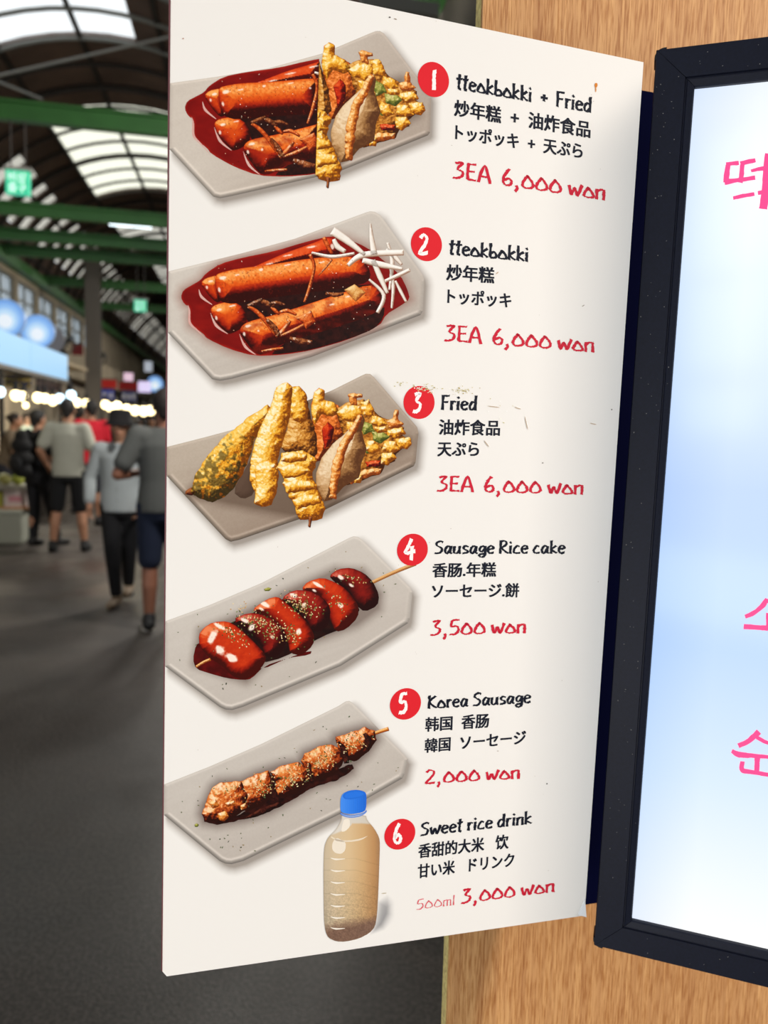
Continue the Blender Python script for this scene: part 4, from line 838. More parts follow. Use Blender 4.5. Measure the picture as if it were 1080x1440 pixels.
vor = _n.nodes.new('ShaderNodeTexVoronoi'); vor.inputs['Scale'].default_value = 120; _n.links.new(tc.outputs['Object'], vor.inputs['Vector'])
c3 = _cr(vor.outputs['Distance'], [(.10, (150, 144, 136)), (.24, (0, 0, 0))]); gate = _cr(_noise(40, 2).outputs['Fac'], [(.52, (0, 0, 0)), (.66, (255, 255, 255))])
mg = _n.nodes.new('ShaderNodeMix'); mg.data_type = 'RGBA'; mg.blend_type = 'MULTIPLY'; mg.inputs[0].default_value = 1; _n.links.new(c3.outputs[0], mg.inputs[6]); _n.links.new(gate.outputs[0], mg.inputs[7])
ml = _n.nodes.new('ShaderNodeMix'); ml.data_type = 'RGBA'; ml.blend_type = 'LIGHTEN'; ml.inputs[0].default_value = .8; _n.links.new(mx.outputs[2], ml.inputs[6]); _n.links.new(mg.outputs[2], ml.inputs[7])
_n.links.new(ml.outputs[2], _b.inputs['Base Color'])
c4_ = _cr(_noise(.7, 3).outputs['Fac'], [(.42, (155, 155, 155)), (.62, (215, 215, 215))]); _n.links.new(c4_.outputs[0], _b.inputs['Roughness'])
bp = _n.nodes.new('ShaderNodeBump'); bp.inputs['Strength'].default_value = .35; bp.inputs['Distance'].default_value = .004; nb = _noise(140, 2); _n.links.new(nb.outputs['Fac'], bp.inputs['Height']); _n.links.new(bp.outputs[0], _b.inputs['Normal'])
_b.inputs['Specular IOR Level'].default_value = .4
structure(sbox(MB(), -5.2, 3.6, -5, 56, -.1, 0).obj('floor', ASPH))

WALL = mat('dusty_wall', (150, 138, 118), rough=.85, noise=(1.2, .25)); DWALL = mat('dark_wall', (62, 56, 50), rough=.9, noise=(1.5, .3))
STEEL = mat('dark_steel', (50, 44, 40), rough=.7, noise=(3, .2)); GREY = mat('grey_steel', (118, 118, 112), rough=.6)
GREEN = mat('green_paint', (48, 96, 44), rough=.5, noise=(4, .15)); ROOF = mat('roof_sheet', (98, 80, 70), rough=.85, noise=(1.3, .35))
def sheet(name, c, tint):
    m = bpy.data.materials.new(name); m.use_nodes = True; nt = m.node_tree; nt.nodes.remove(nt.nodes['Principled BSDF']); tr = nt.nodes.new('ShaderNodeBsdfTranslucent'); tr.inputs[0].default_value = (*c, 1)
    tp = nt.nodes.new('ShaderNodeBsdfTransparent'); tp.inputs[0].default_value = (*tint, 1); ms = nt.nodes.new('ShaderNodeMixShader'); ms.inputs[0].default_value = .75
    nt.links.new(tr.outputs[0], ms.inputs[1]); nt.links.new(tp.outputs[0], ms.inputs[2]); nt.links.new(ms.outputs[0], nt.nodes['Material Output'].inputs[0]); return m
PANE = sheet('skylight_sheet', (.93, .95, .95), (.98, .99, .98)); PANE_Y = sheet('yellowed_sheet', (.93, .9, .72), (.96, .93, .76)); PANE_D = sheet('dirty_sheet', (.5, .47, .4), (.52, .49, .42))

LW, RW, L0, HA, ZS, HB = -4.2, 1.2, -2.0, 3.2, 4.25, 2.75
WZ0, WZ1 = 3.42, 4.08
structure(sbox(MB(), LW - .2, LW, 3, 55, 0, WZ0).obj('wall_left', WALL))
structure(sbox(MB(), RW, RW + .2, 1.15, 55, 0, ZS).obj('wall_right', DWALL))
structure(sbox(MB(), LW - .2, RW + .2, 55, 55.2, 0, 7.2).obj('wall_back', WALL))
mb = MB()                                              # unseen end wall added behind the viewer; openings shaped for the sign's reflections
for a_, b_, c_, d_ in ((-6, -4.65, 0, 7.2), (-3.55, 3.2, 0, 7.2), (-4.65, -3.55, 0, 1.62), (-4.65, -3.55, 2.2, 2.5), (-4.65, -3.55, 5.6, 7.2), (-4.65, -3.55, 3.62, 3.75)): sbox(mb, a_, b_, -9.2, -9, c_, d_)
structure(mb.obj('wall_front', DWALL))
mb = sbox(MB(), L0 - HA - .1, LW, 3, 55, WZ1, ZS)
win_s = [9.4 + 1.5 * i for i in range(9)]
sbox(mb, LW - .2, LW, 3, 9.4, WZ0, WZ1); sbox(mb, LW - .2, LW, 22.9, 55, WZ0, WZ1)
for s in win_s: sbox(mb, LW - .2, LW, s, s + .16, WZ0, WZ1)
structure(mb.obj('trim_1', WALL))
BPANE = bpy.data.materials.new('window_glass'); BPANE.use_nodes = True
_n = BPANE.node_tree; _n.nodes.remove(_n.nodes['Principled BSDF']); tr = _n.nodes.new('ShaderNodeBsdfTranslucent'); tr.inputs[0].default_value = (.85, .92, 1, 1)
tp = _n.nodes.new('ShaderNodeBsdfTransparent'); tp.inputs[0].default_value = (.9, .96, 1, 1); ms = _n.nodes.new('ShaderNodeMixShader'); ms.inputs[0].default_value = .7
_n.links.new(tr.outputs[0], ms.inputs[1]); _n.links.new(tp.outputs[0], ms.inputs[2]); _n.links.new(ms.outputs[0], _n.nodes['Material Output'].inputs[0])
wn = 0
for s in win_s:
    wn += 1
    f = MB(); a, b = s + .16, s + 1.5
    for q in (a, (a + b) / 2 - .02, b - .04): sbox(f, LW - .12, LW - .06, q, q + .04, WZ0, WZ1)
    for z in (WZ0, (WZ0 + WZ1) / 2 - .02, WZ1 - .04): sbox(f, LW - .12, LW - .06, a, b, z, z + .04)
    w = structure(f.obj('window_%d' % wn, GREY)); sbox(MB(), LW - .1, LW - .09, a, b, WZ0 + .01, WZ1 - .01).obj('pane', BPANE, w)
# green eaves beam along the top of the left wall
structure(sbox(MB(), LW, LW + .18, 3, 55, ZS - .08, ZS + .1).obj('trim_2', GREEN)); structure(sbox(MB(), RW - .18, RW, 3, 55, ZS - .08, ZS + .1).obj('trim_3', GREEN))

# vaulted roof: sheets between ribs, left open where the skylights are
def arch(t, dr=0.0): return L0 + (HA + dr) * math.cos(t), ZS + (HB + dr) * math.sin(t)
NSEG, S0, DS, NB = 26, -8.7, .8, 78
TH = [math.pi * i / NSEG for i in range(NSEG + 1)]
def sky_kind(i, j):
    """bay i along the aisle, segment j across (0 is the right springing)"""
    s = S0 + DS * (i + .5); l = arch((TH[j] + TH[j + 1]) / 2)[0]
    if s < 7.3: return 'N' if (-5.5 < s < 0) and -3.4 < l < -.7 else None
    if s < 12.1: return 'A' if -4.3 < l < -1.6 else None
    if 14.5 < s < 19.3 and -3.4 < l < -.7: return 'B'
    if 22 < s < 25 and -3.4 < l < -.6: return 'C'
    if 27 < s < 33 and -3.3 < l < -.7: return 'D'
    if s > 36 and (i // 3) % 2 == 0 and -3.2 < l < -.8: return 'E'
    if -4.8 < l < -4.25 and s > 15.2: return 'row'
    return None
roof = MB(); panes = {}
for i in range(NB):
    sa, sb = S0 + DS * i, S0 + DS * (i + 1)
    for j in range(NSEG):
        k = sky_kind(i, j)
        (la, za), (lb, zb) = arch(TH[j]), arch(TH[j + 1]); (lc, zc), (ld, zd) = arch(TH[j], .05), arch(TH[j + 1], .05)
        lo, hi = sa, sb
        if k in ('row', 'rowr'): lo, hi = sa + .18, sb - .12
        if k: panes.setdefault({'B': 'A', 'D': 'C', 'E': 'C'}.get(k, k) if 0 else k, []).append((la, za, lb, zb, lo, hi))
        for u, v in ((sa, sb),) if not k else ((sa, lo), (hi, sb)):
            if v - u > .01:
                P = [st(la, u, za), st(lb, u, zb), st(lb, v, zb), st(la, v, za), st(lc, u, zc), st(ld, u, zd), st(ld, v, zd), st(lc, v, zc)]
                roof.add(P, [(0, 1, 2, 3), (7, 6, 5, 4), (0, 4, 5, 1), (1, 5, 6, 2), (2, 6, 7, 3), (3, 7, 4, 0)])
ceil = structure(roof.obj('ceiling', ROOF))
for i in range(0, NB + 1):                             # arched ribs
    s = S0 + DS * i; heavy = i % 4 == 0
    if (s > 34 or s < 7) and not heavy: continue
    pts = [st(arch(t, -.05)[0], s, arch(t, -.05)[1]) for t in np.linspace(0, math.pi, 33)]
    MB().tube(pts, .055 if heavy else .032, 6).obj('rib', GREY if s < 12.2 else STEEL, ceil)  # near ribs paler: light from the skylight put into their colour
for j in range(2, NSEG, 3):
    l, z = arch(TH[j], -.02); sbox(MB(), l - .03, l + .03, S0, S0 + DS * NB, z - .04, z + .02).obj('purlin', STEEL, ceil)
for (x0, y0, x1, y1, sd_) in ((-40, 115, 300, 38, 9.3), (-60, 92, 60, 140, 9.6)):
    MB().tube([st(*at_s(x0, y0, sd_)), st(*at_s(x1, y1, sd_))], .016, 6).obj('brace_rod', GREY, ceil)
for k, L in sorted(panes.items()):
    m = MB(); wn += 1
    for la, za, lb, zb, lo, hi in L:
        n = len(m.v); m.add([st(la, lo, za + .02), st(lb, lo, zb + .02), st(lb, hi, zb + .02), st(la, hi, za + .02), st(la, lo, za + .026), st(lb, lo, zb + .026), st(lb, hi, zb + .026), st(la, hi, za + .026)], [(0, 1, 2, 3)])
    structure(m.obj('window_%d' % wn, {'A': PANE, 'B': PANE_Y, 'N': PANE}.get(k, PANE_D)))

# green tie beams across the aisle
TB = [(0, 165, 'green steel tie beam nearest the camera, with the exit sign below'), (0, 299, 'second green tie beam down the aisle, carrying the white tube light'), (0, 334, 'third green tie beam across the aisle, just behind the tube light'), (0, 356, 'fourth green tie beam crossing the aisle left of the steel post'), (0, 395, 'fifth green tie beam far down the aisle'), (0, 425, 'sixth green tie beam, very far down the aisle')]
tie_s = []
for x, y, lab in TB:
    d = at_z(float(x), float(y), ZS + .02); s = float(d @ S_D); tie_s.append(s)
    t = empty('tie_beam', tuple(st(L0, s, ZS))); label(t, lab, 'beam', 'green tie beams')
    b = MB(); sbox(b, LW, RW, s - .05, s + .05, ZS, ZS + .025); sbox(b, LW, RW, s - .05, s + .05, ZS + .155, ZS + .18); sbox(b, LW, RW, s - .012, s + .012, ZS + .025, ZS + .155); o = b.obj('girder', GREEN); keep_place(o, t)
# steel post
p = at_l(131, 445, -3.1)
post = MB(); sbox(post, -3.24, -2.96, p[1] - .13, p[1] - .11, 0, 5.0); sbox(post, -3.24, -2.96, p[1] + .11, p[1] + .13, 0, 5.0); sbox(post, -3.115, -3.085, p[1] - .11, p[1] + .11, 0, 5.0)
label(post.obj('steel_post', mat('post_steel', (86, 80, 74), rough=.6)), 'brown grey steel post rising from the stalls to the roof', 'post')

# lamps, signs and fans hanging in the aisle
def lamp_light(c, e, r, col):
    pass
EXIT = mat('exit_green', (50, 170, 130), rough=.4, emit=(66, 196, 152), strength=.75); EXW = mat('exit_letters', (240, 255, 250), rough=.4, emit=(225, 255, 245), strength=.95)
def exit_sign(x, y, s, w, h, lab):
    c = at_s(x, y, s); t = empty('exit_sign', tuple(st(*c))); label(t, lab, 'exit sign')
    for o in (sbox(MB(), c[0] - w / 2, c[0] + w / 2, s - .02, s + .05, c[2] - h / 2, c[2] + h / 2).obj('lit_face', EXIT), sbox(MB(), c[0] - w / 2 - .015, c[0] + w / 2 + .025, s - .03, s + .06, c[2] + h / 2, c[2] + h / 2 + .03).obj('casing', mat('casing_grey', (150, 150, 145), rough=.5))): keep_place(o, t)
    for q in (-.28, .34):
        o = MB().tube([st(c[0] + q * w, s, c[2] + h / 2 + .03), st(c[0] + q * w, s, ZS + .01)], .008, 6).obj('hanger_rod', STEEL); keep_place(o, t)
    me, v = glyph_mesh('비상\n출구', 0)
    lo, hi = v.min(0), v.max(0); u = (v - (lo + hi) / 2) / (hi - lo).max()
    P = np.array([st(c[0] + q[0] * w * .84, s - .0215, c[2] + q[1] * h * .84) for q in u]); me.vertices.foreach_set('co', P.astype(np.float32).ravel()); me.materials.clear()
    keep_place(link('letters', me, EXW), t)
exit_sign(25, 257, tie_s[0], .205, .215, 'green lit exit sign with white letters hung from the nearest beam')
exit_sign(197, 430, tie_s[3] + .02, .2, .2, 'small far green exit sign hung from a farther beam')
TUBE = mat('tube_glow', (250, 253, 255), rough=.4, emit=(232, 248, 255), strength=3.0)
c = at_s(182, 316, tie_s[1] + .1)
t = empty('tube_light', tuple(st(*c))); label(t, 'white fluorescent tube light glowing under the second green beam', 'light')
keep_place(MB().tube([st(c[0] - .27, c[1], c[2]), st(c[0] + .3, c[1], c[2])], .03, 10).obj('tube', TUBE), t); keep_place(sbox(MB(), c[0] - .3, c[0] + .33, c[1] - .03, c[1] + .03, c[2] + .032, c[2] + .075).obj('fitting', GREY), t)
for q in (-.2, .22): keep_place(MB().tube([st(c[0] + q, c[1], c[2] + .07), st(c[0] + q, c[1], ZS + .01)], .006, 6).obj('hanger_rod', STEEL), t)

BULB = mat('bulb_glow', (255, 250, 225), rough=.3, emit=(255, 232, 170), strength=5.0); CBULB = mat('cool_bulb_glow', (235, 250, 255), rough=.3, emit=(205, 238, 255), strength=3.6)
def bulb(x, y, l, r, m, lab, grp='stall lamps'):
    c = at_l(x, y, l); r *= .62; t = empty('pendant_lamp', tuple(st(*c))); label(t, lab, 'lamp', grp)
    keep_place(MB().ball(st(*c), (r, r, r * 1.15), 12).obj('bulb', m, smooth=True), t)
    keep_place(MB().tube([st(c[0], c[1], c[2] + r * .95), st(c[0], c[1], c[2] + r + .09)], r * .5, 10).obj('socket', mat('black_plastic', (22, 23, 27))), t)
    keep_place(MB().tube([st(c[0], c[1], c[2] + r + .09), st(c[0], c[1], c[2] + r + .2)], .006, 5).obj('cord', mat('black_plastic', (22, 23, 27))), t)
BL_ = [(0, 551, -2.5, .075, 1, 'cool white stall bulb at the left end of the lamp row'), (22, 556, -2.45, .08, 0, 'warm glowing stall bulb, second from the left'), (32, 557, -2.45, .075, 0, 'warm glowing stall bulb touching the second one'), (36, 570, -2.3, .045, 0, 'small yellow stall bulb hanging lowest in the row'), (53, 559, -2.45, .085, 0, 'warm stall bulb above the black backpack'), (63, 560, -2.45, .08, 0, 'warm stall bulb in the middle of the bright cluster'), (74, 563, -2.45, .09, 0, 'warm stall bulb lowest in the bright cluster'),
       (84, 560, -2.45, .085, 1, 'cool bulb at the right of the bright cluster'), (100, 556, -2.45, .1, 1, 'bluish white stall bulb above the grey shirt'), (108, 566, -2.4, .085, 0, 'warm bulb beside the head of the grey shirt man'), (121, 567, -2.4, .09, 0, 'warm bulb above the red shirt'), (148, 569, -2.3, .1, 0, 'warm far bulb above the black hat'), (155, 573, -2.3, .1, 0, 'warm far bulb behind the black hat'), (165, 571, -2.2, .11, 0, 'warm far bulb right of the hat'), (178, 575, -2.2, .12, 0, 'warm far bulb between the hat and the dark shirt'), (190, 577, -2.1, .13, 0, 'warm far bulb near the dark shirt'), (202, 578, -2.0, .14, 0, 'warm far bulb left of the dark haired man'), (212, 577, -1.9, .14, 0, 'last warm bulb beside the dark haired man')]
for x, y, l, r, k, lab in BL_: bulb(x, y, l, r, CBULB if k else BULB, lab)
SIGN_M = mat('sign_glow', (80, 100, 115), rough=.5, emit=(160, 210, 248), strength=.84, spec=.2)
def dim_marks(t, pts, m, r=.012):
    for P in pts: keep_place(MB().box(P, (.05, .006, .03), STM).obj('faint_marking', m), t)
t = empty('stall_sign', tuple(st(-2.6, 10, 2.2))); label(t, 'long pale blue lit sign box above the left stall', 'sign')
s_a, s_m, s_b = at_l(-60, 470, -2.6)[1], at_l(43, 490, -2.6)[1], at_l(95, 500, -2.6)[1]
for a, b in ((s_a, s_m - .01), (s_m + .01, s_b)): keep_place(sbox(MB(), -2.75, -2.6, a, b, 2.08, 2.44).obj('lit_panel', SIGN_M), t)
keep_place(sbox(MB(), -2.77, -2.59, s_a - .03, s_b + .03, 2.03, 2.078).obj('frame', mat('sign_frame', (90, 84, 76), rough=.5)), t)
for a in np.arange(7.4, 8.9, .22): keep_place(sbox(MB(), -2.599, -2.595, a, a + .12, 2.24, 2.28).obj('faint_marking', mat('faint_ink', (90, 120, 140))), t)
DISC = [mat('disc_glow_%d' % i, (70, 90, 120), rough=.4, emit=c_, strength=.85) for i, c_ in enumerate(((116, 166, 232), (150, 196, 246), (196, 228, 252), (246, 252, 255)))]
def disc(x, y, s, r, lab, cat='sign'):
    c = at_s(x, y, s); t = empty('round_sign', tuple(st(*c))); label(t, lab, cat)
    R = np.stack([R_D, ZUP, -S_D], 1)
    keep_place(MB().lathe([(r * 1.0, -.06), (r * 1.02, -.01), (r * 1.01, .012)], st(*c), 28, R).obj('rim', mat('disc_rim', (140, 165, 200), rough=.4)), t)
    for q_, k_ in enumerate((.99, .8, .6, .38)): keep_place(MB().lathe([(r * k_, .0125 + q_ * .004), (r * k_ * .96, .016 + q_ * .004)], st(c[0], c[1], c[2] - r * .1 * q_ * .6), 28, R).obj('face', DISC[q_]), t)
    keep_place(MB().tube([st(c[0] - r, c[1] + .03, c[2]), st(min(-3.4, c[0] - r - .1), c[1] + .05, c[2])], .02, 6).obj('bracket', STEEL), t)
disc(8, 447, 9.8, .215, 'round blue lit sign at the left edge of the photo'); disc(53, 466, 11.0, .215, 'round blue lit sign over the right part of the stall sign'); disc(218, 540, 26, .26, 'small far round blue lit sign beside the white board')
R2 = np.stack([R_D, ZUP, -S_D], 1)
c = at_s(69, 477, 12.5); t = empty('round_sign', tuple(st(*c))); label(t, 'unlit grey round sign just behind the blue one', 'sign'); keep_place(MB().lathe([(.22, -.04), (.22, .0)], st(*c), 24, R2).obj('face', mat('dull_disc', (116, 116, 124))), t); keep_place(MB().tube([st(c[0], c[1], c[2]), st(-3.2, c[1], c[2])], .02, 6).obj('bracket', STEEL), t)
def fan(x, y, s, r, lab):
    c = at_s(x, y, s); t = empty('wall_fan', tuple(st(*c))); label(t, lab, 'fan'); fm = mat('fan_black', (26, 26, 28), rough=.5)
    P0 = st(*c)
    m = MB(); ring = [P0 + r * (math.cos(a) * R_D + math.sin(a) * ZUP) for a in np.linspace(0, 2 * math.pi, 25)]; m.tube(ring, .012, 6, False)
    for a in np.linspace(0, math.pi, 9)[:-1]: m.tube([P0 + r * (math.cos(a) * R_D + math.sin(a) * ZUP), P0 - S_D * .05, P0 - r * (math.cos(a) * R_D + math.sin(a) * ZUP)], .005, 5)
    keep_place(m.obj('cage', fm), t)
    for k in range(3):
        a = k * 2.094 + .4; d = math.cos(a) * R_D + math.sin(a) * ZUP; e = -math.sin(a) * R_D + math.cos(a) * ZUP
        keep_place(MB().add([P0 + d * .04 + e * .02, P0 + d * r * .85 + e * r * .35, P0 + d * r * .9 - e * r * .2 + S_D * .03, P0 + d * .04 - e * .02 + S_D * .02] + [P0 + d * .04 + e * .02 + S_D * .006, P0 + d * r * .85 + e * r * .35 + S_D * .006, P0 + d * r * .9 - e * r * .2 + S_D * .036, P0 + d * .04 - e * .02 + S_D * .026], [(0, 1, 2, 3), (7, 6, 5, 4), (0, 4, 5, 1), (1, 5, 6, 2), (2, 6, 7, 3), (3, 7, 4, 0)]).obj('blade', fm), t)
    keep_place(MB().ball(P0 + .05 * S_D, (.07, .09, .07), 10, STM).obj('motor', fm), t); keep_place(MB().tube([P0 + .1 * S_D, st(c[0] - .2, s + .2, c[2] - .1), st(-3.1, s + .3, c[2] - .15)], .02, 6).obj('bracket', fm), t)
fan(88, 482, 14.2, .2, 'black wall fan left of the steel post'); fan(138, 503, 17.2, .16, 'dark fan hanging right of the steel post')
def banner(x0, y0, x1, y1, s, m, lab, name='hanging_banner', marks=None):
    a, b = at_s(x0, y0, s), at_s(x1, y1, s); t = empty(name, tuple(st(a[0], s, b[2]))); label(t, lab, 'banner')
    keep_place(sbox(MB(), a[0], b[0], s, s + .015, b[2], a[2]).obj('cloth', m), t)
    keep_place(MB().tube([st(a[0] - .02, s, a[2] + .015), st(b[0] + .02, s, a[2] + .015)], .012, 6).obj('rail', STEEL), t)
    if marks:
        rr = random.Random(int(x0)); n, rows, mm = marks
        for i in range(n):
            for j in range(rows):
                u = a[0] + (b[0] - a[0]) * (i + .2) / n; w = (b[0] - a[0]) / n * .6; h = (a[2] - b[2]) / rows; z = b[2] + h * (j + .25)
                keep_place(sbox(MB(), u, u + w, s - .004, s - .001, z, z + h * .5 * rr.uniform(.6, 1.1)).obj('blurred_mark', mm), t)
YEL = mat('mark_yellow', (196, 172, 70)); WHT = mat('mark_white', (225, 225, 235))
banner(6, 529.5, 44, 546, 10.2, mat('navy_cloth', (38, 34, 70), rough=.8), 'dark purple menu banner with yellow marks under the sign box', marks=(6, 2, YEL))
banner(50, 526, 88, 552, 12.2, mat('taupe_cloth', (150, 124, 112), rough=.8), 'pinkish brown menu banner right of the purple one', marks=(6, 2, mat('mark_dark', (96, 76, 84))))
banner(124, 545, 133.4, 562, 19.0, mat('pale_blue_cloth', (190, 214, 246), rough=.8), 'narrow pale blue banner right of the post')
banner(135, 547, 160, 563, 19.0, mat('blue_cloth', (70, 84, 196), rough=.8), 'bright blue banner with white marks', marks=(3, 1, WHT))
banner(171, 550, 192, 565, 21.0, mat('slate_cloth', (84, 92, 150), rough=.8), 'greyish blue banner right of the bright blue one', marks=(3, 1, WHT))
banner(132, 533, 164, 546, 20.0, mat('red_cloth', (214, 40, 34), rough=.7), 'red banner above the bright blue one', marks=None)
banner(167, 537, 194, 549, 22.0, mat('deep_red_cloth', (184, 30, 34), rough=.7), 'deeper red banner above the greyish blue one')
banner(194, 536, 212, 552, 24.0, mat('lilac_glow', (226, 214, 250), rough=.5, emit=(214, 204, 245), strength=.7), 'pale lilac lit panel beside the far round sign', 'glow_board')
banner(174, 524, 187, 536, 24.0, mat('pink_glow', (240, 210, 230), rough=.5, emit=(235, 200, 225), strength=.6), 'small pale pink lit panel above the deeper red banner', 'glow_board')
banner(101, 484, 117, 500, 15.0, mat('maroon_cloth', (110, 30, 34), rough=.8), 'dark maroon sign cloth beside the black wall fan')
banner(203, 508, 214, 523, 27.0, mat('grey_glow', (200, 205, 215), rough=.5, emit=(190, 200, 215), strength=.5), 'tiny pale grey lit panel under the far eaves', 'glow_board')

# the left stall: counter, canopy fascia, goods
def part_of(t, o): keep_place(o, t); return o
t = empty('food_stall', tuple(st(-2.8, 8, 0))); label(t, 'left market stall with a dark counter and a beige fascia', 'stall')
part_of(t, sbox(MB(), -3.7, -2.95, 12.2, 16, .78, .84).obj('counter_top', mat('counter_steel', (150, 140, 126), rough=.35, metal=.3)))
part_of(t, sbox(MB(), -3.65, -3.0, 12.3, 15.9, 0, .78).obj('counter_front', mat('counter_dark', (58, 52, 46), rough=.8)))
for s in (12.25, 15.95): part_of(t, sbox(MB(), -3.6, -3.54, s - .03, s + .03, .841, 2.5).obj('post', STEEL))
part_of(t, sbox(MB(), -3.9, -3.08, 6.1, 16.1, 2.46, 2.52).obj('canopy', mat('canopy_beige', (150, 136, 112), rough=.8)))
t = empty('market_stall', tuple(st(-2.9, 20, 0))); label(t, 'far market stall beyond the steel post with a pale fascia', 'stall')
part_of(t, sbox(MB(), -4.15, -3.7, 17.6, 34, 0, .85).obj('counter', mat('counter_dark', (58, 52, 46))))
part_of(t, sbox(MB(), -4.15, -3.85, 17.6, 34, 2.45, 3.05).obj('fascia', mat('fascia_beige', (150, 138, 116), rough=.85, noise=(2, .2))))
for s in (18, 22, 26, 30): part_of(t, sbox(MB(), -3.9, -3.82, s, s + .08, .851, 2.449).obj('post', STEEL))
# goods round the near end of the counter
b0 = ground(11, 765); c = to_st(b0); FOAM = mat('foam_white', (150, 152, 140), rough=.9)
t = empty('foam_box', tuple(b0)); label(t, 'big grey white foam box on the floor by the stall', 'box')
part_of(t, sbox(MB(), c[0] - .22, c[0] + .16, c[1], c[1] + .42, .0, .36).obj('body', FOAM, bevel=.015)); part_of(t, sbox(MB(), c[0] - .23, c[0] + .17, c[1] - .01, c[1] + .43, .361, .41).obj('lid', mat('foam_lid', (176, 180, 168), rough=.9), bevel=.012))
t = empty('wooden_board', tuple(st(c[0], c[1], .41))); label(t, 'flat brown wooden board lying on the foam box', 'board'); part_of(t, sbox(MB(), c[0] - .25, c[0] + .22, c[1] + .02, c[1] + .4, .411, .44).obj('plank', mat('crate_wood', (158, 112, 76), rough=.8, noise=(8, .2))))
t = empty('carton', tuple(st(c[0] + .07, c[1] + .2, .44))); label(t, 'white carton with pink print stacked on the wooden board', 'carton'); part_of(t, sbox(MB(), c[0] - .05, c[0] + .2, c[1] + .06, c[1] + .36, .441, .64).obj('body', mat('carton_white', (196, 182, 178), rough=.8))); part_of(t, sbox(MB(), c[0] - .0, c[0] + .15, c[1] + .057, c[1] + .0598, .5, .57).obj('print', mat('carton_pink', (190, 130, 138)))); 
t = empty('carton', tuple(st(c[0] - .18, c[1] + .2, .44))); label(t, 'yellow green carton left of the pink printed carton', 'carton'); part_of(t, sbox(MB(), c[0] - .24, c[0] - .07, c[1] + .06, c[1] + .36, .441, .6).obj('body', mat('carton_green', (150, 148, 60), rough=.8)))
t = empty('tray', tuple(st(c[0], c[1] + .2, .64))); label(t, 'white tray of greens on top of the cartons', 'tray'); part_of(t, sbox(MB(), c[0] - .26, c[0] + .2, c[1] + .04, c[1] + .38, .641, .7).obj('dish', mat('tray_white', (196, 192, 180), rough=.6), bevel=.01))
rr = random.Random(4)
for i, (dl, ds, r, col, lab) in enumerate(((-.18, .1, .075, (176, 190, 110), 'pale green cabbage at the left end of the tray'), (-.04, .1, .08, (200, 196, 120), 'yellowish cabbage in the middle of the tray'), (.1, .11, .075, (170, 178, 70), 'bright green cabbage at the right end of the tray'), (-.11, .26, .08, (206, 206, 170), 'whitish cabbage at the back of the tray'), (.04, .27, .075, (150, 170, 84), 'dark green cabbage at the back right of the tray'))):
    r *= .84; P = st(c[0] + dl, c[1] + ds, .701 + r * .92); m = MB()
    m.ball(P, (r, r, r * .92), 12)
    for k in range(9):
        a = rr.uniform(0, 6.28); e = rr.uniform(-.3, .9); q = P + r * .55 * np.array([math.cos(a) * math.cos(e), math.sin(a) * math.cos(e), math.sin(e)]); m.ball(q, (r * .55, r * .5, r * .45), 8)
    label(link('cabbage', evaluated(m.mesh(), [('REMESH', dict(mode='VOXEL', voxel_size=.008))]), mat('cabbage_%d' % i, col, rough=.6), None, True), lab, 'cabbage', 'cabbages on the tray')
for i, (x, s, h, col, lab) in enumerate(((2, 8.6, .3, (120, 170, 180), 'pale teal plastic tub on the counter by the seller'), (33, 10.4, .22, (64, 74, 130), 'blue basin on the counter in front of the seller'), (12, 9.4, .2, (206, 206, 200), 'white bowl stacked on the counter edge'))):
    q = at_s(x, 640, s); s = s + 3.4; l = -3.3; R = np.eye(3)
    t = empty('tub', tuple(st(l, s, .84))); label(t, lab, 'tub'); part_of(t, MB().lathe([(.11, .0), (.16, h), (.175, h), (.175, h - .02), (.15, h - .02), (.1, .02)], st(l, s, .841), 20).obj('bowl', mat('tub_%d' % i, col, rough=.4), smooth=True))

# fill lamps in casings, added to brighten the aisle, hidden behind the board
for i, sp_ in enumerate((9.5, 15.5, 22.5)):
    t = empty('added_aisle_lamp', tuple(st(.7, sp_, 4.0))); label(t, ('nearest', 'middle', 'farthest')[i] + ' long flat added fill lamp over the right side of the aisle', 'lamp')
    part_of(t, sbox(MB(), 0.5, 0.9, sp_ - .65, sp_ + .65, 4.02, 4.08).obj('casing', GREY))
    area_lamp('aisle_fill_light', tuple(st(.7, sp_, 4.01)), tuple(st(-1, sp_ - .6, 0)), (.35, 1.2), 210, (1.0, .96, .88))
area_lamp('stall_fill_light', tuple(st(-3.3, 14, 2.45)), tuple(st(-2.9, 14, 0)), (.3, 2.5), 80, (1.0, .9, .7))  # unseen fill lamp added under the canopy to brighten the stall
t = empty('added_aisle_lamp', tuple(st(.75, 4.4, 3.6))); label(t, 'flat added fill lamp above the aisle just beyond the menu board', 'lamp')
part_of(t, sbox(MB(), .55, .95, 4.0, 4.8, 3.62, 3.68).obj('casing', GREY))
area_lamp('aisle_fill_light', tuple(st(.75, 4.4, 3.61)), tuple(st(-1.6, 9, 1.2)), (.35, .8), 170, (1.0, .96, .9))  # added fill lamp, aimed at the backs of the people
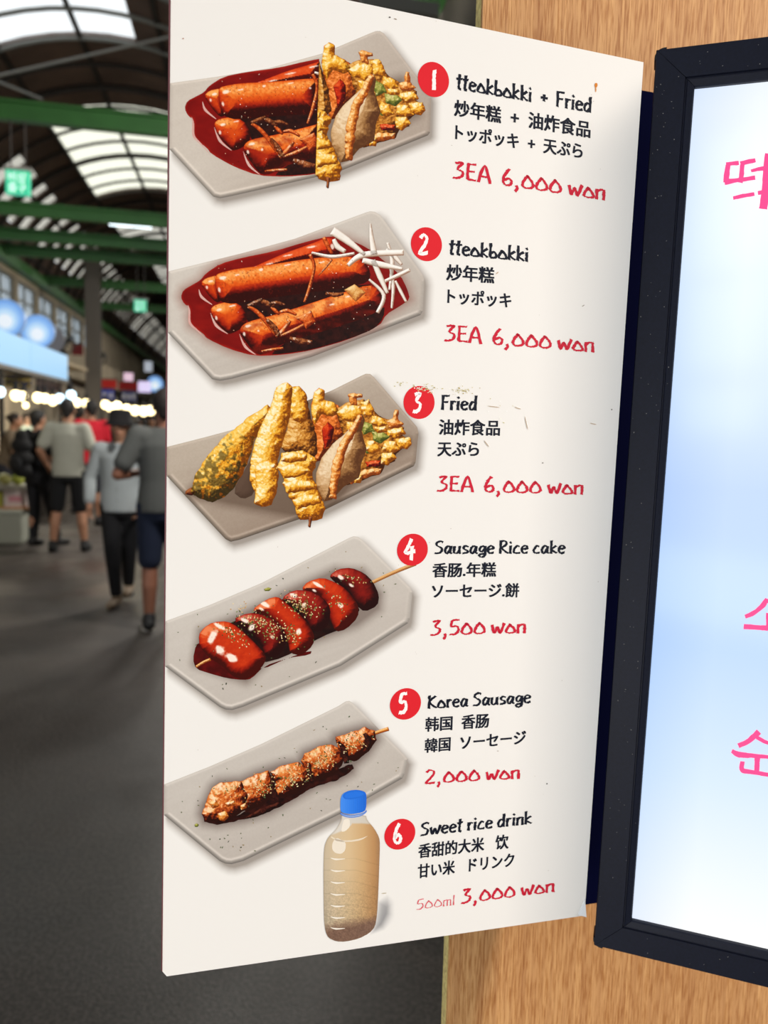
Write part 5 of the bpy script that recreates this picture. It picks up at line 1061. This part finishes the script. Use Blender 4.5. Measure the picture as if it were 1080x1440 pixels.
# ------------------------------------------------------------------ people in the aisle
def capsule(mb, p, q, r0, r1, n=12):
    p, q = np.array(p, float), np.array(q, float); d = q - p; L = np.linalg.norm(d) + 1e-9; t = d / L
    k = [(-math.cos(a) * r0 * .98, max(1e-3, math.sin(a) * r0)) for a in np.linspace(.15, math.pi / 2, 5)] + [(L + math.sin(a) * r1 * .98, max(1e-3, math.cos(a) * r1)) for a in np.linspace(0, math.pi / 2 - .15, 5)]
    up = np.array([0, 0, 1.0]) if abs(t[2]) < .9 else np.array([0, 1.0, 0]); a_ = np.cross(t, up); a_ /= np.linalg.norm(a_); b_ = np.cross(a_, t)
    vs = [p + t * z + r * (math.cos(2 * math.pi * i / n) * a_ + math.sin(2 * math.pi * i / n) * b_) for z, r in k for i in range(n)]; m = len(k)
    return mb.add(vs, [(j * n + i, j * n + (i + 1) % n, (j + 1) * n + (i + 1) % n, (j + 1) * n + i) for j in range(m - 1) for i in range(n)] + [tuple(range(n - 1, -1, -1)), tuple(range((m - 1) * n, m * n))])
def rings(mb, R, n=20):
    """stack of horizontal ovals: (z, x, y, rx, ry)"""
    vs = [(x + rx * math.cos(2 * math.pi * i / n), y + ry * math.sin(2 * math.pi * i / n), z) for z, x, y, rx, ry in R for i in range(n)]; m = len(R)
    return mb.add(vs, [(j * n + i, j * n + (i + 1) % n, (j + 1) * n + (i + 1) % n, (j + 1) * n + i) for j in range(m - 1) for i in range(n)] + [tuple(range(n - 1, -1, -1)), tuple(range((m - 1) * n, m * n))])
def skinned(mb, voxel, smooth=3):
    return evaluated(mb.mesh(), [('REMESH', dict(mode='VOXEL', voxel_size=voxel)), ('SMOOTH', dict(factor=.5, iterations=smooth))])
def hand(mb, w, d, palm_n, side, curl=.5):
    """palm and five separate fingers from the wrist w along d; palm_n faces the palm side"""
    w, d, pn = np.array(w, float), np.array(d, float), np.array(palm_n, float); d /= np.linalg.norm(d); pn -= d * (pn @ d); pn /= np.linalg.norm(pn); x = np.cross(d, pn) * side
    capsule(mb, w, w + d * .035, .024, .027); k = w + d * .08
    for i, o in enumerate((-.027, -.009, .009, .026)): capsule(mb, w + d * .03 + x * o * .7, k + x * o, .016, .0115, 8)
    for o, L in ((-.029, .064), (-.0095, .074), (.0095, .07), (.028, .054)):
        a = k + x * o; b = a + (d * math.cos(curl * .7) + pn * math.sin(curl * .7)) * L * .5; e = b + (d * math.cos(curl * 1.7) + pn * math.sin(curl * 1.7)) * L * .5
        capsule(mb, a, b, .0095, .0088, 8); capsule(mb, b, e, .0088, .0074, 8)
    a = w + d * .022 - x * .022; b = a + (d * .62 - x * .6 + pn * .4) * .042; e = b + (d * .85 - x * .15 + pn * .45) * .034
    capsule(mb, a, b, .013, .0105, 8); capsule(mb, b, e, .0105, .0085, 8)

def person(pos, rz, h, lab, skin, top, bottom, shoe, hair, feet=((-.1, 0), (.1, 0)), knees=None, arms=None, sleeve='short', legs='shorts', hairstyle='short', hat=None, lean=0.0, face=True, collar=False, sole=None, hem=None):
    k = h / 1.72
    t = empty('person', tuple(pos), rz); t.scale = (k, k, k); label(t, lab, 'person', None)
    if h and lab: t['group'] = 'people in the market aisle'
    SK = mat('skin_%d_%d_%d' % skin, skin, rough=.55)
    ly = lambda z: lean * max(0, z - .9)                       # forward lean above the hips
    hips = [np.array([-.09, 0, .9]), np.array([.09, 0, .9])]; ank = [np.array([f[0], f[1], .085 + (f[2] if len(f) > 2 else 0)]) for f in feet]
    kn = [np.array(knees[i], float) if knees else (hips[i] * .47 + ank[i] * .53 + np.array([0, .025, 0])) for i in (0, 1)]
    sh = [np.array([-.175, ly(1.4) - .01, 1.395]), np.array([.175, ly(1.4) - .01, 1.395])]
    if arms is None: arms = [((-.25, -.02, 1.12), (-.25, .06, .88)), ((.25, -.02, 1.12), (.25, .06, .88))]
    arms = [(np.array(a[0], float), np.array(a[1], float)) for a in arms]
    b = MB(); hc = np.array([0, ly(1.6) + .015, 1.6])
    rings(b, [(.84, 0, 0, .13, .09), (.9, 0, 0, .16, .11), (.98, 0, ly(.98), .155, .105), (1.08, 0, ly(1.08), .135, .092), (1.2, 0, ly(1.2), .15, .1), (1.32, 0, ly(1.32), .165, .1), (1.4, 0, ly(1.4), .14, .08), (1.44, 0, ly(1.44), .07, .055)])
    capsule(b, (0, ly(1.4) - .01, 1.38), (0, ly(1.5), 1.52), .062, .053)
    b.ball(hc + [0, -.012, .018], (.074, .092, .1), 14); b.ball(hc + [0, .022, -.045], (.056, .066, .068), 12); b.ball(hc + [0, .05, -.09], (.028, .026, .022), 10)
    capsule(b, hc + [0, .084, .02], hc + [0, .1, -.022], .009, .014, 8); b.ball(hc + [0, .078, .034], (.045, .02, .014), 8)
    for s in (-1, 1): b.ball(hc + [s * .077, -.008, -.008], (.011, .02, .032), 8); b.ball(hc + [s * .04, .055, -.025], (.024, .022, .02), 8)
    b.ball(hc + [0, .083, -.055], (.024, .012, .011), 8)
    for i in (0, 1):
        s = (-1, 1)[i]; e, w = arms[i]
        capsule(b, hips[i], kn[i], .085, .056); capsule(b, kn[i], kn[i] * .62 + ank[i] * .38 + [0, -.018, 0], .055, .055); capsule(b, kn[i] * .62 + ank[i] * .38 + [0, -.018, 0], ank[i], .054, .036)
        capsule(b, ank[i] + [0, -.03, -.04], ank[i] + [s * .02, .15, -.055], .036, .028)
        capsule(b, (0, ly(1.4), 1.36), sh[i], .06, .056); capsule(b, sh[i], e, .052, .04); capsule(b, e, e * .6 + w * .4, .041, .039); capsule(b, e, w, .038, .026)
        d = w - e; hand(b, w, d, np.array([-s * .9, .35, 0.05]), -s)
    link('body', skinned(b, .0085, 2), SK, t, True)
    # top
    TM = mat('cloth_%d_%d_%d' % top, top, rough=.9, noise=(5, .08)); m = MB(); z0 = hem or .86
    rings(m, [(z0, 0, ly(z0), .185, .135), (.95, 0, ly(.95), .182, .13), (1.08, 0, ly(1.08), .168, .12), (1.22, 0, ly(1.22), .176, .122), (1.33, 0, ly(1.33), .188, .12), (1.41, 0, ly(1.41), .15, .09), (1.455, 0, ly(1.45), .085, .07)])
    for i in (0, 1):
        e, w = arms[i]; capsule(m, (0, ly(1.4), 1.35), sh[i], .08, .074)
        if sleeve == 'short': capsule(m, sh[i], sh[i] * .3 + e * .7, .074, .07)
        else: capsule(m, sh[i], e, .072, .058); capsule(m, e, e * .2 + w * .8, .058, .05)
    shirt = link('shirt', skinned(m, .0125), TM, t, True)
    if collar:
        m = MB()
        for s in (-1, 1): m.add([(s * .012, ly(1.4) + .082, 1.43), (s * .07, ly(1.4) + .06, 1.47), (s * .075, ly(1.4) + .095, 1.41), (s * .03, ly(1.4) + .118, 1.38)] + [(s * .012, ly(1.4) + .09, 1.435), (s * .07, ly(1.4) + .068, 1.475), (s * .075, ly(1.4) + .103, 1.415), (s * .03, ly(1.4) + .126, 1.385)], [(0, 1, 2, 3), (7, 6, 5, 4), (0, 4, 5, 1), (1, 5, 6, 2), (2, 6, 7, 3), (3, 7, 4, 0)])
        link('collar', m.mesh(), mat('collar_dark', (70, 74, 76), rough=.9), shirt)
        m = MB()
        for z in (.95, 1.05, 1.15, 1.25, 1.34): m.ball((0, ly(z) + .128, z), (.007, .004, .007), 8)
        link('buttons', m.mesh(), mat('button_grey', (120, 122, 122)), shirt)
    # bottoms
    m = MB(); rings(m, [(.80, 0, 0, .15, .11), (.88, 0, 0, .176, .126), (1.0, 0, ly(1.0), .165, .115)])
    for i in (0, 1):
        if legs == 'shorts': q = hips[i] * .12 + kn[i] * .88; capsule(m, hips[i], q, .1, .086)
        else: capsule(m, hips[i], kn[i], .1, .074); capsule(m, kn[i], kn[i] * .1 + ank[i] * .9, .073, .054)
    link('shorts' if legs == 'shorts' else 'trousers', skinned(m, .0125), mat('cloth_%d_%d_%d' % bottom, bottom, rough=.9), t, True)
    for i in (0, 1):
        s = (-1, 1)[i]; a = ank[i]; m = MB(); capsule(m, a + [0, -.04, -.03], a + [s * .02, .15, -.048], .045, .036); capsule(m, a + [0, -.025, -.02], a + [0, -.01, .02], .046, .046)
        o = link('shoe', skinned(m, .01, 2), mat('shoe_%d_%d_%d' % shoe, shoe, rough=.6), t, True)
        m = MB(); n = 16; pl = [(.047 * math.cos(2 * math.pi * j / n), (.12 if math.sin(2 * math.pi * j / n) > 0 else .085) * math.sin(2 * math.pi * j / n)) for j in range(n)]
        m.prism(pl, .024, a + [s * .01, .055, -.085], (1, 0, 0), (0, 1, 0), (0, 0, 1)); link('sole', m.mesh(), mat('sole_%d' % (sole or (40, 38, 36))[0], sole or (40, 38, 36), rough=.7), o)
    m = MB()
    m.ball(hc + [0, -.026, .032], (.084, .094, .1), 14)
    if hairstyle == 'long': capsule(m, hc + [0, -.065, .0], (0, ly(1.4) - .075, 1.4), .075, .05); capsule(m, hc + [-.06, -.03, 0], hc + [-.062, -.03, -.12], .035, .025); capsule(m, hc + [.06, -.03, 0], hc + [.062, -.03, -.12], .035, .025)
    elif hairstyle == 'bun': m.ball(hc + [0, -.11, .05], (.045, .045, .045), 10)
    else: capsule(m, hc + [0, -.062, .0], hc + [0, -.066, -.05], .06, .045); m.ball(hc + [0, .04, .088], (.062, .04, .034), 10)
    link('hair', skinned(m, .009, 2), mat('hair_%d' % hair[0], hair, rough=.7, noise=(60, .3)), t, True)
    if face:
        for s in (-1, 1):
            o = link('eye', MB().ball(hc + [s * .03, .076, .008], (.012, .008, .007), 8).mesh(), mat('eye_white', (225, 220, 214), rough=.3), t, True)
            link('iris', MB().ball(hc + [s * .03, .0835, .008], (.0052, .002, .0052), 8).mesh(), mat('iris_dark', (30, 20, 16), rough=.3), o, True)
        link('lips', MB().ball(hc + [0, .0945, -.056], (.02, .005, .006), 8).mesh(), mat('lip', (150, 80, 76), rough=.5), t, True)
    if hat:
        m = MB(); m.lathe([(.13, -.03), (.145, -.045), (.148, -.04), (.102, .0), (.096, .07), (.08, .098), (.03, .105)], hc + [0, -.015, .055], 24); link('bucket_hat', m.mesh(), mat('hat_black', hat, rough=.9), t, True)
    return t
AWAY, HERE = STY, STY + math.pi
def height_of(x, yf, yh):
    g = ground(x, yf); d = g @ _fw + 1e-9; return (yf - yh) / FPX * ((g - CAM) @ _fw) * 1.0
TAN, TAN2 = (176, 128, 100), (150, 100, 78)
person(ground(97, 776), AWAY, height_of(97, 776, 563), 'person from behind in pale grey shirt, black shorts and dark shoes', TAN, (168, 168, 155), (16, 17, 20), (14, 14, 16), (26, 22, 20), feet=((-.17, 0), (.16, .05)), arms=[((-.29, -.03, 1.14), (-.24, .16, .93)), ((.27, -.03, 1.13), (.22, .2, 1.0))], face=False)
g = ground(55, 768); person(g, AWAY - .6, height_of(55, 768, 578), 'person in black clothes with a black backpack beside the stall', TAN, (20, 20, 24), (20, 20, 25), (22, 21, 22), (20, 17, 16), feet=((-.1, 0), (.12, .18)), arms=[((-.26, .08, 1.14), (-.16, .3, 1.1)), ((.27, -.02, 1.12), (.24, .1, .9))], sleeve='short', legs='pants', hairstyle='short', face=False)
# backpack on that person's back
th = AWAY - .6; f = np.array([-math.sin(th), math.cos(th), 0]); r = np.array([math.cos(th), math.sin(th), 0]); M3 = np.stack([r, f, ZUP], 1); kb_ = height_of(55, 768, 578) / 1.72
t = empty('backpack', tuple(g + (-.22 * f + .9 * ZUP) * kb_)); label(t, 'black backpack worn by the person in black by the stall', 'backpack')
m = MB(); 
for z, rx, ry in ((.98, .15, .09), (1.12, .17, .11), (1.28, .15, .1), (1.38, .1, .07)): m.ball(g + (-.24 * f + z * ZUP) * kb_, np.array([rx, ry, .1]) * kb_, 12, M3)
keep_place(link('bag', skinned(m, .014), mat('bag_black', (18, 18, 20), rough=.85), None, True), t)
for s in (-1, 1):
    keep_place(MB().tube([g + kb_ * (s * .09 * r - .2 * f + 1.38 * ZUP), g + kb_ * (s * .1 * r - .06 * f + 1.475 * ZUP), g + kb_ * (s * .11 * r + .1 * f + 1.4 * ZUP), g + kb_ * (s * .13 * r + .14 * f + 1.2 * ZUP), g + kb_ * (s * .15 * r - .12 * f + 1.0 * ZUP)], .018 * kb_, 8).obj('strap', mat('bag_black', (18, 18, 20)), smooth=True), t)
keep_place(link('pocket', skinned(MB().ball(g + (-.335 * f + 1.06 * ZUP) * kb_, np.array([.11, .04, .1]) * kb_, 12, M3), .012), mat('bag_dark', (26, 26, 29), rough=.8), None, True), t)
person(ground(170, 848), HERE - .08, height_of(170, 848, 583), 'person in black bucket hat and pale grey blue shirt walking this way', TAN, (164, 171, 173), (13, 13, 18), (158, 138, 116), (24, 20, 19), feet=((-.03, -.16, .05), (.01, .12)), arms=[((-.25, -.03, 1.12), (-.2, .1, .9)), ((.27, -.02, 1.13), (.25, .08, .9))], sleeve='long', legs='pants', hairstyle='long', hat=(20, 18, 20), collar=True, hem=.84)
person(ground(230, 886), AWAY + .12, height_of(230, 886, 551), 'person from behind in dark grey shirt and navy shorts beside the board', TAN2, (90, 92, 90), (26, 36, 60), (24, 24, 26), (32, 24, 22), feet=((-.1, 0), (.12, .16)), arms=[((-.31, -.03, 1.12), (-.12, .22, 1.13)), ((.28, -.02, 1.12), (.2, .22, 1.05))], face=False, sole=(205, 200, 192))
def back_of(x, yh, dep, h, *a, **k):
    """someone whose feet are hidden: stands where a head at this height must be"""
    P = at_depth(float(x), float(yh), dep); return person(np.array([P[0], P[1], 0]), a[0], P[2], *a[1:], **k)
back_of(128, 563, 10.6, 0, AWAY + .5, 'person in a bright red shirt behind the person in the bucket hat', TAN, (196, 24, 44), (40, 40, 50), (40, 40, 44), (26, 20, 18), face=False, hairstyle='short')
back_of(112, 572, 12.0, 0, AWAY - .3, 'person in a dark red shirt farther away between the two grey shirts', TAN, (150, 24, 36), (40, 40, 50), (40, 40, 44), (24, 18, 16), legs='pants', face=False)
P = st(-3.35, 11.55, 0); person(P, AWAY - 1.45, 1.56, 'seller bending over the counter at the left edge, bare forearm reaching out', (186, 136, 104), (120, 104, 84), (40, 40, 48), (40, 40, 44), (44, 34, 28), arms=[((-.24, .22, 1.1), (-.14, .46, .98)), ((.26, .2, 1.1), (.2, .48, .98))], legs='pants', lean=.25, hairstyle='bun')
P = st(-3.93, 15.0, 0); person(P, AWAY - 1.7, 1.6, 'seller in a white green patterned shirt behind the stall counter', (200, 160, 136), (178, 192, 178), (50, 50, 60), (40, 40, 44), (50, 42, 38), arms=[((-.25, .14, 1.12), (-.14, .36, 1.08)), ((.26, .14, 1.12), (.18, .36, 1.06))], legs='pants', hairstyle='short')
for i, (x, y, d, rz, top, hairc, lab) in enumerate(((192, 586, 14.5, AWAY, (60, 56, 60), (24, 20, 20), 'far dark haired person left of the man in dark grey'), (203, 589, 17, AWAY + .4, (84, 80, 84), (30, 24, 22), 'far person in grey, second from the board'), (214, 587, 19, HERE, (46, 46, 60), (26, 22, 20), 'far person in navy nearest the board'), (180, 588, 17.5, HERE + .3, (120, 110, 104), (28, 22, 20), 'far person in beige just right of the hat'), (144, 588, 18, AWAY, (70, 64, 70), (22, 20, 20), 'far person in dull purple behind the red shirt'))):
    back_of(x, y, d, 0, rz, lab, TAN, top, (40, 40, 52), (36, 36, 40), hairc, legs='pants', face=i in (2, 3))
